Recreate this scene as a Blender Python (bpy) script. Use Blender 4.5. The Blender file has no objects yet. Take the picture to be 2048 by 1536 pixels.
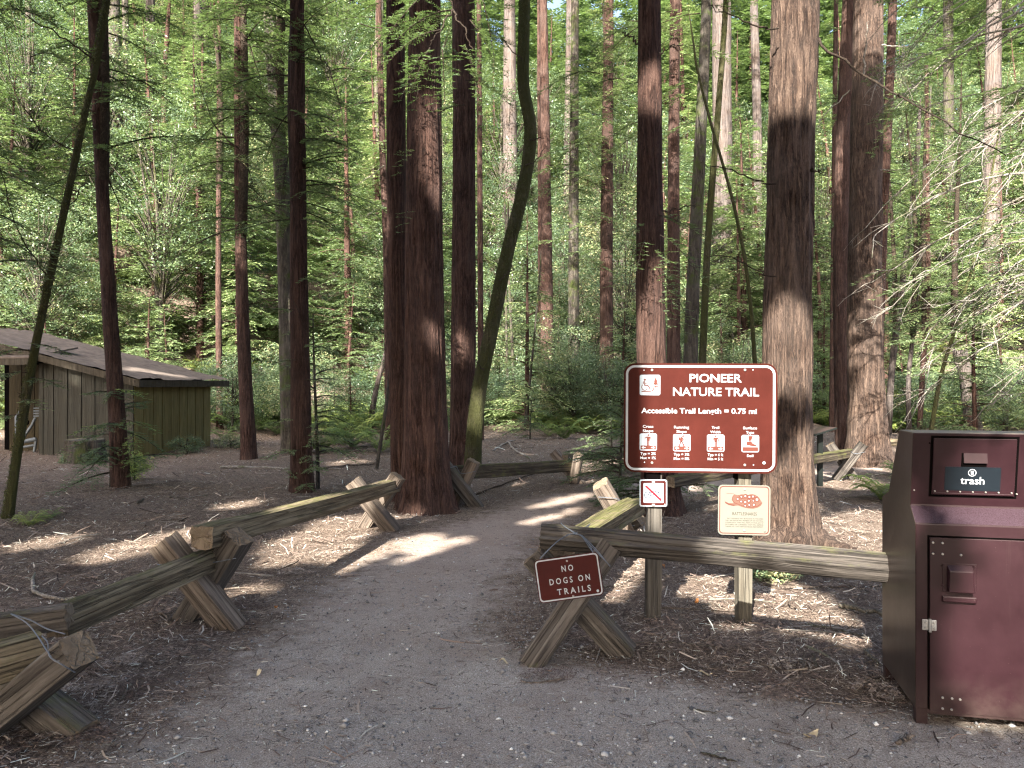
import bpy, bmesh, math, random
import numpy as np
from mathutils import Matrix, Vector
R = math.radians
sc = bpy.context.scene
C = sc.collection
rng = np.random.default_rng(7)
random.seed(7)

# ------------------------------------------------------------------ camera, sky, sun, exposure
F = 1539.0; CX = 1024.0; CY = 768.0; EYE = 1.55          # focal length in pixels of the 2048-wide photograph
cam = bpy.data.cameras.new('camera'); camo = bpy.data.objects.new('camera', cam); C.objects.link(camo)
cam.sensor_width = 36; cam.lens = 36 * F / 2048; cam.clip_start = 0.05; cam.clip_end = 600
camo.location = (0, 0, EYE); camo.rotation_euler = (R(90), 0, 0)
sc.camera = camo
SUN_EL = R(36); SUN_AZ = R(19)                            # sun behind the camera, a little to the left
S = np.array([-math.sin(SUN_AZ) * math.cos(SUN_EL), -math.cos(SUN_AZ) * math.cos(SUN_EL), math.sin(SUN_EL)])
w = bpy.data.worlds.new('World'); sc.world = w; w.use_nodes = True
wt = w.node_tree
bgn = wt.nodes['Background']
sky = wt.nodes.new('ShaderNodeTexSky'); sky.sky_type = 'NISHITA'; sky.sun_disc = False
sky.sun_elevation = SUN_EL; sky.sun_rotation = R(180) + SUN_AZ
sky.air_density = 0.8; sky.dust_density = 5.0; sky.ozone_density = 0.0
wt.links.new(sky.outputs[0], bgn.inputs[0]); bgn.inputs[1].default_value = 0.11
sl = bpy.data.lights.new('sun', 'SUN'); sl.energy = 4.9; sl.angle = R(0.5); sl.color = (1, 0.93, 0.82)
so = bpy.data.objects.new('sun', sl); C.objects.link(so)
so.rotation_euler = Vector(S).to_track_quat('Z', 'Y').to_euler()
vs = sc.view_settings
vs.view_transform = 'Standard'; vs.look = 'None'; vs.gamma = 1; vs.exposure = 2.72; vs.use_curve_mapping = False
cy = sc.cycles
cy.max_bounces = 6; cy.diffuse_bounces = 2; cy.glossy_bounces = 2; cy.transmission_bounces = 3; cy.transparent_max_bounces = 4
cy.use_denoising = True; cy.denoising_prefilter = 'NONE'; cy.denoising_input_passes = 'RGB_ALBEDO_NORMAL'; cy.filter_width = 1.25
cy.sample_clamp_indirect = 6
cy.caustics_reflective = False; cy.caustics_refractive = False

# ------------------------------------------------------------------ helpers: objects
WM = {}
def link(o, parent=None, M=None):
    C.objects.link(o)
    M = M if M is not None else Matrix()
    WM[o.name] = M
    if parent is not None:
        o.parent = parent
        o.matrix_basis = WM[parent.name].inverted() @ M
    else:
        o.matrix_basis = M
    return o
def tag(o, label=None, cat=None, group=None, kind=None):
    if label: o['label'] = label
    if cat: o['category'] = cat
    if group: o['group'] = group
    if kind: o['kind'] = kind
    return o
def thing(name, M, label, cat, group=None):
    o = bpy.data.objects.new(name, None); o.empty_display_size = 0.1
    if not isinstance(M, Matrix): M = Matrix.Translation(M)
    link(o, None, M)
    return tag(o, label, cat, group)
def fast_mesh(name, V, Q, var=None, smooth=False, mats=(), mi=None):
    me = bpy.data.meshes.new(name)
    V = np.asarray(V, dtype=np.float32); Q = np.asarray(Q, dtype=np.int32)
    n, k = Q.shape
    me.vertices.add(len(V)); me.vertices.foreach_set('co', V.ravel())
    me.loops.add(n * k); me.loops.foreach_set('vertex_index', Q.ravel())
    me.polygons.add(n); me.polygons.foreach_set('loop_start', np.arange(0, n * k, k, dtype=np.int32))
    if smooth: me.polygons.foreach_set('use_smooth', np.ones(n, dtype=bool))
    for m in mats: me.materials.append(m)
    if mi is not None: me.polygons.foreach_set('material_index', np.asarray(mi, dtype=np.int32))
    me.update(calc_edges=True)
    if var is not None:
        a = me.attributes.new('var', 'FLOAT', 'FACE'); a.data.foreach_set('value', np.asarray(var, dtype=np.float32))
    return me
def mk(name, V, faces, m, parent=None, M=None, smooth=False, mi=None):
    me = bpy.data.meshes.new(name)
    me.from_pydata([tuple(v) for v in V], [], [tuple(f) for f in faces])
    for q in (m if isinstance(m, (list, tuple)) else (m,)): me.materials.append(q)
    if mi is not None: me.polygons.foreach_set('material_index', mi)
    if smooth: me.polygons.foreach_set('use_smooth', [True] * len(me.polygons))
    me.update()
    return link(bpy.data.objects.new(name, me), parent, M)
def copy_thing(root, M, label=None, group=None):
    r = root.copy(); C.objects.link(r); r.matrix_basis = M
    if label: r['label'] = label
    if group: r['group'] = group
    for ch in root.children:
        c = ch.copy(); C.objects.link(c); c.parent = r; c.matrix_basis = ch.matrix_basis.copy()
        for g in ch.children:
            d = g.copy(); C.objects.link(d); d.parent = c; d.matrix_basis = g.matrix_basis.copy()
    return r
def TRS(p, rz=0, s=1, rx=0, ry=0):
    sv = s if isinstance(s, (tuple, list)) else (s, s, s)
    return Matrix.Translation(p) @ Matrix.Rotation(rz, 4, 'Z') @ Matrix.Rotation(ry, 4, 'Y') @ Matrix.Rotation(rx, 4, 'X') @ Matrix.Diagonal((*sv, 1))
def P(px, py, Y): return Vector(((px - CX) / F * Y, Y, EYE - (py - CY) / F * Y))   # point of the place seen at px,py at distance Y
def G(px, py):
    Y = EYE * F / (py - CY); return Vector(((px - CX) / F * Y, Y, 0))
def ray_to_plane(px, py, M):
    """local (x, z) where a sight line meets the plane y=0 of frame M"""
    Mi = M.inverted(); o = Mi @ Vector((0, 0, EYE)); d = Mi.to_3x3() @ Vector(((px - CX) / F, 1, (CY - py) / F))
    t = -o.y / d.y; q = o + d * t
    return q.x, q.z

# ------------------------------------------------------------------ helpers: materials
class NT:
    def __init__(s, name):
        s.m = bpy.data.materials.new(name); s.m.use_nodes = True; s.t = s.m.node_tree
        s.b = s.t.nodes['Principled BSDF']; s.out = s.t.nodes['Material Output']
    def n(s, typ, **kw):
        nd = s.t.nodes.new('ShaderNode' + typ)
        for k, v in kw.items():
            if k.startswith('i_'):
                k2 = k[2:]; nd.inputs[int(k2) if k2.isdigit() else k2].default_value = v
            else: setattr(nd, k, v)
        return nd
    def l(s, a, b): s.t.links.new(a, b)
    def coord(s, scale=(1, 1, 1), kind='Object'):
        tc = s.n('TexCoord'); mp = s.n('Mapping'); mp.inputs['Scale'].default_value = scale
        s.l(tc.outputs[kind], mp.inputs['Vector']); return mp.outputs[0]
    def noise(s, vec, scale=5, detail=6, rough=0.6, dist=0):
        nd = s.n('TexNoise'); nd.inputs['Scale'].default_value = scale; nd.inputs['Detail'].default_value = detail
        nd.inputs['Roughness'].default_value = rough; nd.inputs['Distortion'].default_value = dist
        s.l(vec, nd.inputs['Vector']); return nd.outputs['Fac']
    def ramp(s, fac, stops):
        r = s.n('ValToRGB'); e = r.color_ramp.elements
        while len(e) > 1: e.remove(e[0])
        e[0].position = stops[0][0]; e[0].color = (*stops[0][1], 1)
        for p, c in stops[1:]:
            x = e.new(p); x.color = (*c, 1)
        s.l(fac, r.inputs[0]); return r.outputs[0]
    def mix(s, fac, a, b, mode='MIX'):
        m = s.n('MixRGB', blend_type=mode)
        for sock, v in ((m.inputs[0], fac), (m.inputs[1], a), (m.inputs[2], b)):
            if hasattr(v, 'default_value') or hasattr(v, 'is_linked'): s.l(v, sock)
            elif isinstance(v, (int, float)): sock.default_value = v
            else: sock.default_value = (*v, 1)
        return m.outputs[0]
    def mth(s, op, a, b=0.0, clamp=False):
        m = s.n('Math', operation=op); m.use_clamp = clamp
        for sock, v in ((m.inputs[0], a), (m.inputs[1], b)):
            if isinstance(v, (int, float)): sock.default_value = v
            else: s.l(v, sock)
        return m.outputs[0]
    def bump(s, h, strength=0.5, dist=0.02):
        b = s.n('Bump'); b.inputs['Strength'].default_value = strength; b.inputs['Distance'].default_value = dist
        s.l(h, b.inputs['Height']); s.l(b.outputs[0], s.b.inputs['Normal']); return b
    def col(s, c): s.l(c, s.b.inputs['Base Color'])
    def set(s, **kw):
        for k, v in kw.items(): s.b.inputs[k.replace('_', ' ')].default_value = v
        return s
g3 = lambda v: (v, v, v)

def bark(name, dark, mid, light, sx=14, sz=1.1, moss=0.0, mosscol=(0.05, 0.07, 0.015), bd=0.02):
    t = NT(name); v = t.coord((sx, sx, sz)); v2 = t.coord((1, 1, 1)); 
    n1 = t.noise(v, 1.0, 6, 0.62, 0.9); n2 = t.noise(v2, 2.2, 5, 0.6); n3 = t.noise(v, 3.5, 4, 0.7)
    rd = t.mth('MULTIPLY', t.mth('ABSOLUTE', t.mth('SUBTRACT', n1, 0.5)), 5.0, True)
    rd2 = t.mth('MULTIPLY', t.mth('ABSOLUTE', t.mth('SUBTRACT', n3, 0.5)), 5.0, True)
    rd0 = t.mth('MULTIPLY', t.mth('ABSOLUTE', t.mth('SUBTRACT', t.noise(t.coord((sx * 0.42, sx * 0.42, sz * 0.22)), 1.0, 4, 0.55, 1.2), 0.5)), 6.5, True)
    h = t.mth('ADD', t.mth('MULTIPLY', rd0, 0.9), t.mth('ADD', t.mth('MULTIPLY', rd, 0.6), t.mth('MULTIPLY', rd2, 0.35)))
    c = t.ramp(t.mth('ADD', t.mth('MULTIPLY', rd0, 0.36), t.mth('ADD', t.mth('MULTIPLY', rd, 0.38), t.mth('MULTIPLY', rd2, 0.26))), [(0.06, dark), (0.30, mid), (0.80, light)])
    c = t.mix(t.ramp(n2, [(0.35, g3(0)), (0.7, g3(0.75))]), c, t.mix(0.5, c, (light[0] * 0.95, light[1] * 1.08, light[2] * 1.25)))
    oi = t.n('ObjectInfo')
    vv = t.mth('MULTIPLY_ADD', oi.outputs['Random'], 0.35); t.t.nodes[-1].inputs[2].default_value = 0.82
    c = t.mix(1.0, c, vv, 'MULTIPLY')
    if moss:
        nm = t.noise(v2, 3.0, 6, 0.65)
        c = t.mix(t.ramp(nm, [(0.62 - moss * 0.35, g3(0)), (0.75 - moss * 0.3, g3(0.85))]), c, mosscol)
    t.col(c); t.set(Roughness=0.92); t.b.inputs['Specular IOR Level'].default_value = 0.15
    t.bump(h, 1.0, bd)
    return t.m
BARK = bark('redwood_bark', (0.0071, 0.0040, 0.0030), (0.0562, 0.0283, 0.0212), (0.1529, 0.0906, 0.0700), 24, 3.4, bd=0.03)  # darker copy, the shade of unlit trunks is in its colour
BARK_SUNLIT = bark('redwood_bark_sunlit_tone', (0.0063, 0.0043, 0.0037), (0.0649, 0.0401, 0.0299), (0.1988, 0.1388, 0.1030), 26, 4.2, bd=0.03)  # same bark with sunlight put into its colour, for the sunlit trunks
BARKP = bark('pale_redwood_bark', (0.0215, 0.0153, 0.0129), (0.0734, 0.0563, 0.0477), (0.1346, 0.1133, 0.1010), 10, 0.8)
BARKG = bark('grey_bark', (0.0144, 0.0120, 0.0096), (0.0540, 0.0444, 0.0348), (0.1260, 0.1080, 0.0876), 12, 2.5, 0.35)
BARKM = bark('mossy_bark', (0.0132, 0.0123, 0.0079), (0.0484, 0.0426, 0.0238), (0.1100, 0.0965, 0.0554), 16, 5, 0.8, (0.0440, 0.0471, 0.0158))
BARKR = bark('reddish_bark', (0.009, 0.005, 0.004), (0.054, 0.028, 0.021), (0.13, 0.082, 0.064), 24, 4.0)
TWIGW = bark('dead_twig_bark', (0.12, 0.10, 0.08), (0.30, 0.26, 0.22), (0.48, 0.44, 0.38), 20, 20, 0.25, (0.12, 0.14, 0.05))
TWIGD = bark('dark_twig_bark', (0.02, 0.014, 0.010), (0.05, 0.035, 0.025), (0.10, 0.075, 0.055), 20, 20)

def leafmat(name, stops, trans=0.3, tcol=(0.16, 0.26, 0.05), rough=0.55, spec=0.22):
    t = NT(name)
    a = t.n('Attribute', attribute_name='var')
    oi = t.n('ObjectInfo')
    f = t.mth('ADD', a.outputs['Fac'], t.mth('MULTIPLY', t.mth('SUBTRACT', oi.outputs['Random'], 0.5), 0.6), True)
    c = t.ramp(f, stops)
    t.col(c); t.set(Roughness=rough); t.b.inputs['Specular IOR Level'].default_value = spec
    tr = t.n('BsdfTranslucent'); t.l(t.mix(0.6, c, tcol), tr.inputs[0])
    mx = t.n('MixShader'); mx.inputs[0].default_value = trans
    t.l(t.b.outputs[0], mx.inputs[1]); t.l(tr.outputs[0], mx.inputs[2]); t.l(mx.outputs[0], t.out.inputs[0])
    return t.m
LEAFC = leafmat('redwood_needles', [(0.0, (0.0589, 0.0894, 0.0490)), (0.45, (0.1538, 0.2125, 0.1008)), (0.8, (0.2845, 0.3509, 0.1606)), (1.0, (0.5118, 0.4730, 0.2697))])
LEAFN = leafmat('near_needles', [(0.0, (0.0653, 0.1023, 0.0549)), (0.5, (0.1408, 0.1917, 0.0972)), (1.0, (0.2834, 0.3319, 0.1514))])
LEAFB = leafmat('broad_leaves', [(0.0, (0.0441, 0.0735, 0.0488)), (0.5, (0.1137, 0.1680, 0.0970)), (0.85, (0.2147, 0.2766, 0.1378)), (1.0, (0.3625, 0.3216, 0.1755))], 0.28, rough=0.36, spec=0.45)
LEAFF = leafmat('fern_fronds', [(0.0, (0.0883, 0.1343, 0.0502)), (0.6, (0.2115, 0.2997, 0.0982)), (1.0, (0.4159, 0.4610, 0.1361))], 0.35)
LEAFD = leafmat('canopy_needles', [(0.0, (0.02, 0.04, 0.014)), (1.0, (0.06, 0.10, 0.03))], 0.1)

def wood(name, dark, mid, light, moss=0.0, sc_=1.0, wet=0.85, crack=0.5):
    t = NT(name); v = t.coord((26 * sc_, 26 * sc_, 1.2)); v2 = t.coord((3, 3, 3))
    n1 = t.noise(v, 1.0, 8, 0.66, 0.4); n2 = t.noise(v2, 1.0, 4, 0.6)
    nf = t.noise(t.coord((90, 90, 3)), 1.0, 4, 0.6)
    c = t.ramp(n1, [(0.33, dark), (0.5, mid), (0.68, light)])
    c = t.mix(t.ramp(n2, [(0.4, g3(0)), (0.7, g3(0.6))]), c, t.mix(0.55, c, (dark[0] * 1.6, dark[1] * 1.4, dark[2] * 1.2)))
    ck = t.mth('MULTIPLY', t.mth('ABSOLUTE', t.mth('SUBTRACT', t.noise(t.coord((34 * sc_, 34 * sc_, 0.7)), 1.0, 3, 0.5, 0.3), 0.5)), 26.0, True)
    c = t.mix(t.mth('MULTIPLY', t.mth('SUBTRACT', 1.0, ck), crack), c, tuple(x * 0.25 for x in dark))
    oi = t.n('ObjectInfo'); vv = t.mth('MULTIPLY_ADD', oi.outputs['Random'], 0.3); t.t.nodes[-1].inputs[2].default_value = 0.85
    c = t.mix(1.0, c, vv, 'MULTIPLY')
    if moss:
        geo = t.n('NewGeometry'); sep = t.n('SeparateXYZ'); t.l(geo.outputs['Normal'], sep.inputs[0])
        nm = t.noise(t.coord((7, 7, 5)), 1.0, 7, 0.7)
        up = t.mth('MULTIPLY', t.mth('ADD', sep.outputs['Z'], 0.35), 0.55)
        mf = t.mth('ADD', t.mth('MULTIPLY', t.mth('SUBTRACT', nm, 0.5), 3.2), t.mth('SUBTRACT', t.mth('MULTIPLY', up, 1.1), 0.75 - moss), True)
        c = t.mix(mf, c, t.ramp(nf, [(0.3, (0.045, 0.050, 0.014)), (0.7, (0.14, 0.145, 0.042))]))
    t.col(c); t.set(Roughness=wet); t.b.inputs['Specular IOR Level'].default_value = 0.2
    t.bump(t.mth('ADD', t.mth('ADD', n1, t.mth('MULTIPLY', nf, 0.4)), t.mth('MULTIPLY', ck, 0.7)), 0.9, 0.012)
    return t.m
WOODG = wood('weathered_grey_wood', (0.0276, 0.0242, 0.0218), (0.0828, 0.0725, 0.0644), (0.1530, 0.1391, 0.1242), 0.12)
WOODL = wood('log_rail_wood', (0.0199, 0.0174, 0.0157), (0.0596, 0.0522, 0.0464), (0.1102, 0.1002, 0.0894), 0.05)
WOODT = wood('tan_split_wood', (0.046, 0.036, 0.028), (0.124, 0.099, 0.081), (0.193, 0.165, 0.138), 0.0)
WOODM = wood('mossy_rail_wood', (0.0426, 0.0321, 0.0218), (0.1582, 0.1270, 0.0824), (0.2943, 0.2417, 0.1611), 0.27)
WOODK = wood('bright_mossy_wood', (0.0426, 0.0321, 0.0218), (0.1582, 0.1270, 0.0824), (0.2943, 0.2417, 0.1611), 0.5)
WOODV = wood('dark_mossy_rail', (0.018, 0.014, 0.010), (0.062, 0.050, 0.034), (0.12, 0.10, 0.075), 0.46)
WOODD = wood('dark_weathered_wood', (0.013, 0.011, 0.010), (0.038, 0.032, 0.028), (0.076, 0.067, 0.059), 0.1)
WOODP = wood('sign_post_wood', (0.0360, 0.0336, 0.0296), (0.0736, 0.0672, 0.0600), (0.1112, 0.1040, 0.0936), 0.0, crack=0.25)
WOODY = wood('yellow_post_wood', (0.0508, 0.0451, 0.0344), (0.1025, 0.0927, 0.0738), (0.1484, 0.1378, 0.1123), 0.0, crack=0.25)

def plain(name, col, rough=0.5, metal=0.0, spec=0.15, var=0.0, bump=0.0, bs=60):
    t = NT(name)
    if var:
        n = t.noise(t.coord((1, 1, 1)), 6, 6, 0.65)
        c = t.ramp(n, [(0.3, tuple(x * (1 - var) for x in col)), (0.7, tuple(min(1, x * (1 + var)) for x in col))]); t.col(c)
    else: t.b.inputs['Base Color'].default_value = (*col, 1)
    t.set(Roughness=rough, Metallic=metal); t.b.inputs['Specular IOR Level'].default_value = spec
    if bump: t.bump(t.noise(t.coord((1, 1, 1)), bs, 5, 0.6), bump, 0.004)
    return t.m
def painted(name, col, rough=0.38, dust=(0.30, 0.25, 0.22), damt=0.5, spec=0.25, streak=0.03, grime=0.0):
    """sheet metal paint with streaky dirt, faint dust on what faces up"""
    t = NT(name)
    n = t.noise(t.coord((2, 2, 2)), 1.6, 6, 0.7); nf = t.noise(t.coord((1, 1, 1)), 240, 4, 0.7); ns = t.noise(t.coord((22, 22, 1.2)), 1, 5, 0.7)
    c = t.ramp(n, [(0.3, tuple(x * 0.74 for x in col)), (0.7, tuple(x * 1.24 for x in col))])
    geo = t.n('NewGeometry'); sep = t.n('SeparateXYZ'); t.l(geo.outputs['Normal'], sep.inputs[0])
    d = t.mth('MULTIPLY', t.mth('MULTIPLY', sep.outputs['Z'], damt, True), t.ramp(nf, [(0.4, g3(0.1)), (0.6, g3(1))]), True)
    c = t.mix(d, c, dust)
    c = t.mix(t.ramp(ns, [(0.62, g3(0)), (0.80, g3(streak))]), c, dust)
    if grime:                                               # splashed soil near the ground, hairline scratches
        tc = t.n('TexCoord'); so_ = t.n('SeparateXYZ'); t.l(tc.outputs['Object'], so_.inputs[0])
        gz_ = t.mth('MULTIPLY', t.mth('SUBTRACT', 0.26, so_.outputs['Z']), 4.0, True)
        c = t.mix(t.mth('MULTIPLY', t.mth('MULTIPLY', gz_, grime), t.ramp(t.noise(t.coord((7, 7, 7)), 1, 7, 0.75), [(0.35, g3(0)), (0.65, g3(1))])), c, (0.085, 0.066, 0.055))
        c = t.mix(t.ramp(t.noise(t.coord((2.5, 2.5, 160)), 1, 2, 0.5, 0.4), [(0.735, g3(0)), (0.75, g3(0.35))]), c, tuple(min(1, x * 3.5) for x in col))
        c = t.mix(t.ramp(t.noise(t.coord((110, 110, 110)), 1, 2, 0.5), [(0.74, g3(0)), (0.76, g3(0.4))]), c, (0.10, 0.075, 0.07))
    t.col(c); t.b.inputs['Specular IOR Level'].default_value = spec
    t.l(t.mth('ADD', t.mth('MULTIPLY', n, 0.25), rough - 0.1), t.b.inputs['Roughness'])
    t.bump(n, 0.06, 0.02)
    return t.m
MAROON = painted('maroon_bin_paint', (0.0148, 0.0049, 0.0070), 0.36, damt=0.08, grime=0.4)
MAROONU = painted('maroon_flap_paint', (0.0148, 0.0049, 0.0070), 0.36, damt=0.08)
MAROOND = painted('dusty_maroon_paint', (0.0148, 0.0049, 0.0070), 0.40, (0.0585, 0.0408, 0.0532), 0.85)
BRONZE = painted('brown_bin_side_paint', (0.0269, 0.0186, 0.0147), 0.30, grime=0.8)
BINTOP = painted('bin_top_metal', (0.13, 0.105, 0.08), 0.45)
SIGNBR = painted('sign_brown', (0.0414, 0.0086, 0.0062), 0.5, damt=0.05, spec=0.06, streak=0.01)
SIGNDK = painted('small_sign_brown', (0.0438, 0.0078, 0.0067), 0.5, damt=0.05, spec=0.08, streak=0.01)
WHITE = plain('sign_white', (0.25, 0.285, 0.32), 0.5, var=0.06)
WHITEP = plain('lettering_white', (0.33, 0.35, 0.375), 0.5)
CREAM = plain('sign_cream', (0.1264, 0.1264, 0.1096), 0.45, var=0.05)
BROWNI = plain('printed_brown', (0.085, 0.025, 0.018), 0.5)
PRINTD = plain('printed_text_dark', (0.025, 0.018, 0.012), 0.5)
TANI = plain('printed_tan', (0.10, 0.055, 0.042), 0.5)
RED = plain('sign_red', (0.25, 0.008, 0.015), 0.45)
BLUEI = plain('printed_slate', (0.035, 0.036, 0.055), 0.5)
BOLT = plain('bolt_metal', (0.28, 0.27, 0.25), 0.45, 0.5, spec=0.4)
WIRE = plain('galvanised_wire', (0.13, 0.15, 0.18), 0.42, 0.5, spec=0.4)
NAVY = plain('sticker_navy', (0.0045, 0.0075, 0.011), 0.5, var=0.2)
BLACK = plain('dark_gap', (0.002, 0.0015, 0.0015), 0.9, spec=0.02)
STEEL = plain('hinge_steel', (0.26, 0.26, 0.26), 0.4, 0.6, spec=0.4)
POSTBLK = plain('dark_green_post', (0.0072, 0.0096, 0.0088), 0.5)
PALEW = plain('faded_white_metal', (0.13, 0.155, 0.18), 0.5, var=0.12)
OLIVE = wood('olive_siding', (0.0907, 0.0768, 0.0310), (0.1306, 0.1106, 0.0466), (0.1723, 0.1482, 0.0646), 0.0, 0.6, crack=0.12)
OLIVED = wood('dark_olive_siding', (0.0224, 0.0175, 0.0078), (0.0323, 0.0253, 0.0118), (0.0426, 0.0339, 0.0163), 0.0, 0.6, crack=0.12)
TAUPE = wood('taupe_siding', (0.0267, 0.0252, 0.0196), (0.0355, 0.0345, 0.0275), (0.0457, 0.0450, 0.0365), 0.0, 0.6, crack=0.12)
FASCIA = wood('fascia_board', (0.0350, 0.0301, 0.0210), (0.0560, 0.0476, 0.0350), (0.0770, 0.0672, 0.0518), 0.1, crack=0.2)
WOODE = wood('sawn_end_grain', (0.10, 0.075, 0.052), (0.155, 0.122, 0.088), (0.21, 0.172, 0.13), 0.0, 0.3, crack=0.0)

def litter(name, trail):
    t = NT(name); v = t.coord((1, 1, 1))
    nA = t.noise(v, 0.9, 5, 0.6); nB = t.noise(v, 7, 7, 0.7); nC = t.noise(v, 45, 6, 0.72); 
    nS = t.noise(t.coord((85, 22, 20)), 1.0, 7, 0.75, 1.2); nS2 = t.noise(t.coord((20, 80, 20)), 1.0, 7, 0.75, 1.2)
    st = t.mth('MAXIMUM', nS, nS2)
    c = t.ramp(st, [(0.44, (0.0182, 0.0129, 0.0102)), (0.54, (0.1494, 0.1075, 0.0817)), (0.63, (0.4374, 0.3655, 0.2858)), (0.74, (0.8000, 0.7956, 0.6536))])
    c = t.mix(t.ramp(nB, [(0.35, g3(0)), (0.62, g3(0.65))]), c, t.mix(0.5, c, (0.140, 0.108, 0.090)))
    c = t.mix(t.ramp(nA, [(0.4, g3(0)), (0.65, g3(0.35))]), c, (0.17, 0.135, 0.115))
    h = t.mth('ADD', t.mth('MULTIPLY', st, 0.9), t.mth('MULTIPLY', nC, 0.5))
    if trail:
        # compacted gravelly soil; needle litter gathers at the edges and in patches
        vo = t.n('TexVoronoi'); vo.inputs['Scale'].default_value = 70; t.l(v, vo.inputs['Vector'])
        nD = t.noise(v, 150, 5, 0.75); nE = t.noise(v, 2.1, 6, 0.62)
        gcol = t.ramp(nD, [(0.30, (0.0680, 0.0568, 0.0479)), (0.45, (0.2868, 0.2541, 0.2202)), (0.58, (0.4982, 0.4515, 0.3984)), (0.72, (0.8000, 0.8000, 0.7968))])
        gcol = t.mix(t.ramp(vo.outputs['Distance'], [(0.05, g3(0.5)), (0.3, g3(0))]), gcol, (0.36, 0.35, 0.345))
        gcol = t.mix(t.ramp(nE, [(0.38, g3(0.05)), (0.66, g3(0.6))]), gcol, t.mix(0.6, gcol, (0.155, 0.098, 0.072)))
        # farther along the soil is browner and needle strewn
        geo = t.n('NewGeometry'); sp = t.n('SeparateXYZ'); t.l(geo.outputs['Position'], sp.inputs[0])
        far = t.mth('MULTIPLY', t.mth('SUBTRACT', sp.outputs['Y'], 4.2), 0.3, True)
        gcol = t.mix(t.mth('MULTIPLY', far, 0.7), gcol, t.ramp(nD, [(0.3, (0.1380, 0.0984, 0.0792)), (0.55, (0.3120, 0.2400, 0.2016)), (0.75, (0.5040, 0.4140, 0.3600))]))
        ed = t.n('Attribute', attribute_name='edge')
        k = t.mth('ADD', t.mth('MULTIPLY', ed.outputs['Fac'], 2.0), t.mth('MULTIPLY', t.mth('SUBTRACT', nB, 0.68), 3.4), True)
        kk = t.mth('MULTIPLY', k, t.mth('SUBTRACT', 1.0, t.mth('MULTIPLY', t.ramp(t.noise(v, 11, 6, 0.75), [(0.55, g3(0)), (0.7, g3(1))]), 0.55)))
        c = t.mix(kk, c, gcol)
        h = t.mth('ADD', t.mth('MULTIPLY', nD, 0.6), t.mth('MULTIPLY', nC, 0.6))
    t.col(c); t.set(Roughness=0.95); t.b.inputs['Specular IOR Level'].default_value = 0.12
    t.bump(h, 0.9, 0.016 if trail else 0.03)
    return t.m
LITTER = litter('needle_litter_soil', False)
TRAILM = litter('gravel_trail', True)
def stickmat(name, stops, rough=0.85):
    t = NT(name); a = t.n('Attribute', attribute_name='var'); t.col(t.ramp(a.outputs['Fac'], stops)); t.set(Roughness=rough)
    t.b.inputs['Specular IOR Level'].default_value = 0.2; return t.m
NEEDLEM = stickmat('fallen_needles', [(0.0, (0.0168, 0.0139, 0.0127)), (0.3, (0.0870, 0.0592, 0.0488)), (0.55, (0.2382, 0.1828, 0.1483)), (0.78, (0.3783, 0.3395, 0.2893)), (0.93, (0.5045, 0.5224, 0.4700)), (1.0, (0.6727, 0.7313, 0.6508))])
PEBBLEM = stickmat('pebbles', [(0.0, (0.06, 0.062, 0.07)), (0.5, (0.19, 0.185, 0.185)), (0.85, (0.33, 0.33, 0.33)), (1.0, (0.62, 0.62, 0.60))])
SHING = plain('needle_covered_roofing', (0.115, 0.095, 0.082), 0.95, var=0.35, bump=1.0, bs=22)

# ------------------------------------------------------------------ terrain
def softplus(x): return np.where(x > 20, x, np.log1p(np.exp(np.minimum(x, 20))))
def hz0(x, y):
    x = np.asarray(x, float); y = np.asarray(y, float)
    s = y - (38 + 0.65 * np.minimum(x, 0) - 0.12 * np.maximum(x, 0))
    h = 0.55 * softplus(s / 1.5) * 1.5
    return np.minimum(h, 60)
def vnoise(x, y, seed=0):
    """smooth value noise"""
    xi = np.floor(x).astype(np.int64); yi = np.floor(y).astype(np.int64); fx = x - xi; fy = y - yi
    fx = fx * fx * (3 - 2 * fx); fy = fy * fy * (3 - 2 * fy)
    def hsh(a, b):
        n = (a * 374761393 + b * 668265263 + seed * 982451653) & 0x7fffffff
        n = ((n ^ (n >> 13)) * 1274126177) & 0x7fffffff
        return ((n ^ (n >> 16)) & 0xffff) / 65535.0
    return (hsh(xi, yi) * (1 - fx) + hsh(xi + 1, yi) * fx) * (1 - fy) + (hsh(xi, yi + 1) * (1 - fx) + hsh(xi + 1, yi + 1) * fx) * fy
TL = np.array([(-3.5, -6), (-2.9, -3), (-2.4, 1), (-2.0, 2.6), (-1.95, 3.3), (-1.85, 4.0), (-1.82, 4.8), (-1.82, 5.6), (-1.68, 6.6), (-1.36, 7.9), (-0.7, 9.0), (-0.1, 10.4), (0.8, 11.6), (2.2, 12.6), (4.2, 13.9), (6.5, 15.6), (10, 17), (16, 19)])
TR = np.array([(9, -6), (8, -3), (6.5, 1), (4.2, 3.0), (1.9, 3.72), (0.85, 4.25), (0.25, 4.7), (0.27, 5.5), (0.40, 6.6), (0.62, 7.8), (0.95, 8.8), (1.4, 9.7), (2.3, 10.4), (3.4, 10.9), (5.0, 12.0), (7.2, 13.8), (10.5, 15.5), (16.2, 17.5)])
POLY = np.vstack([TL, TR[::-1]])
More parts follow.
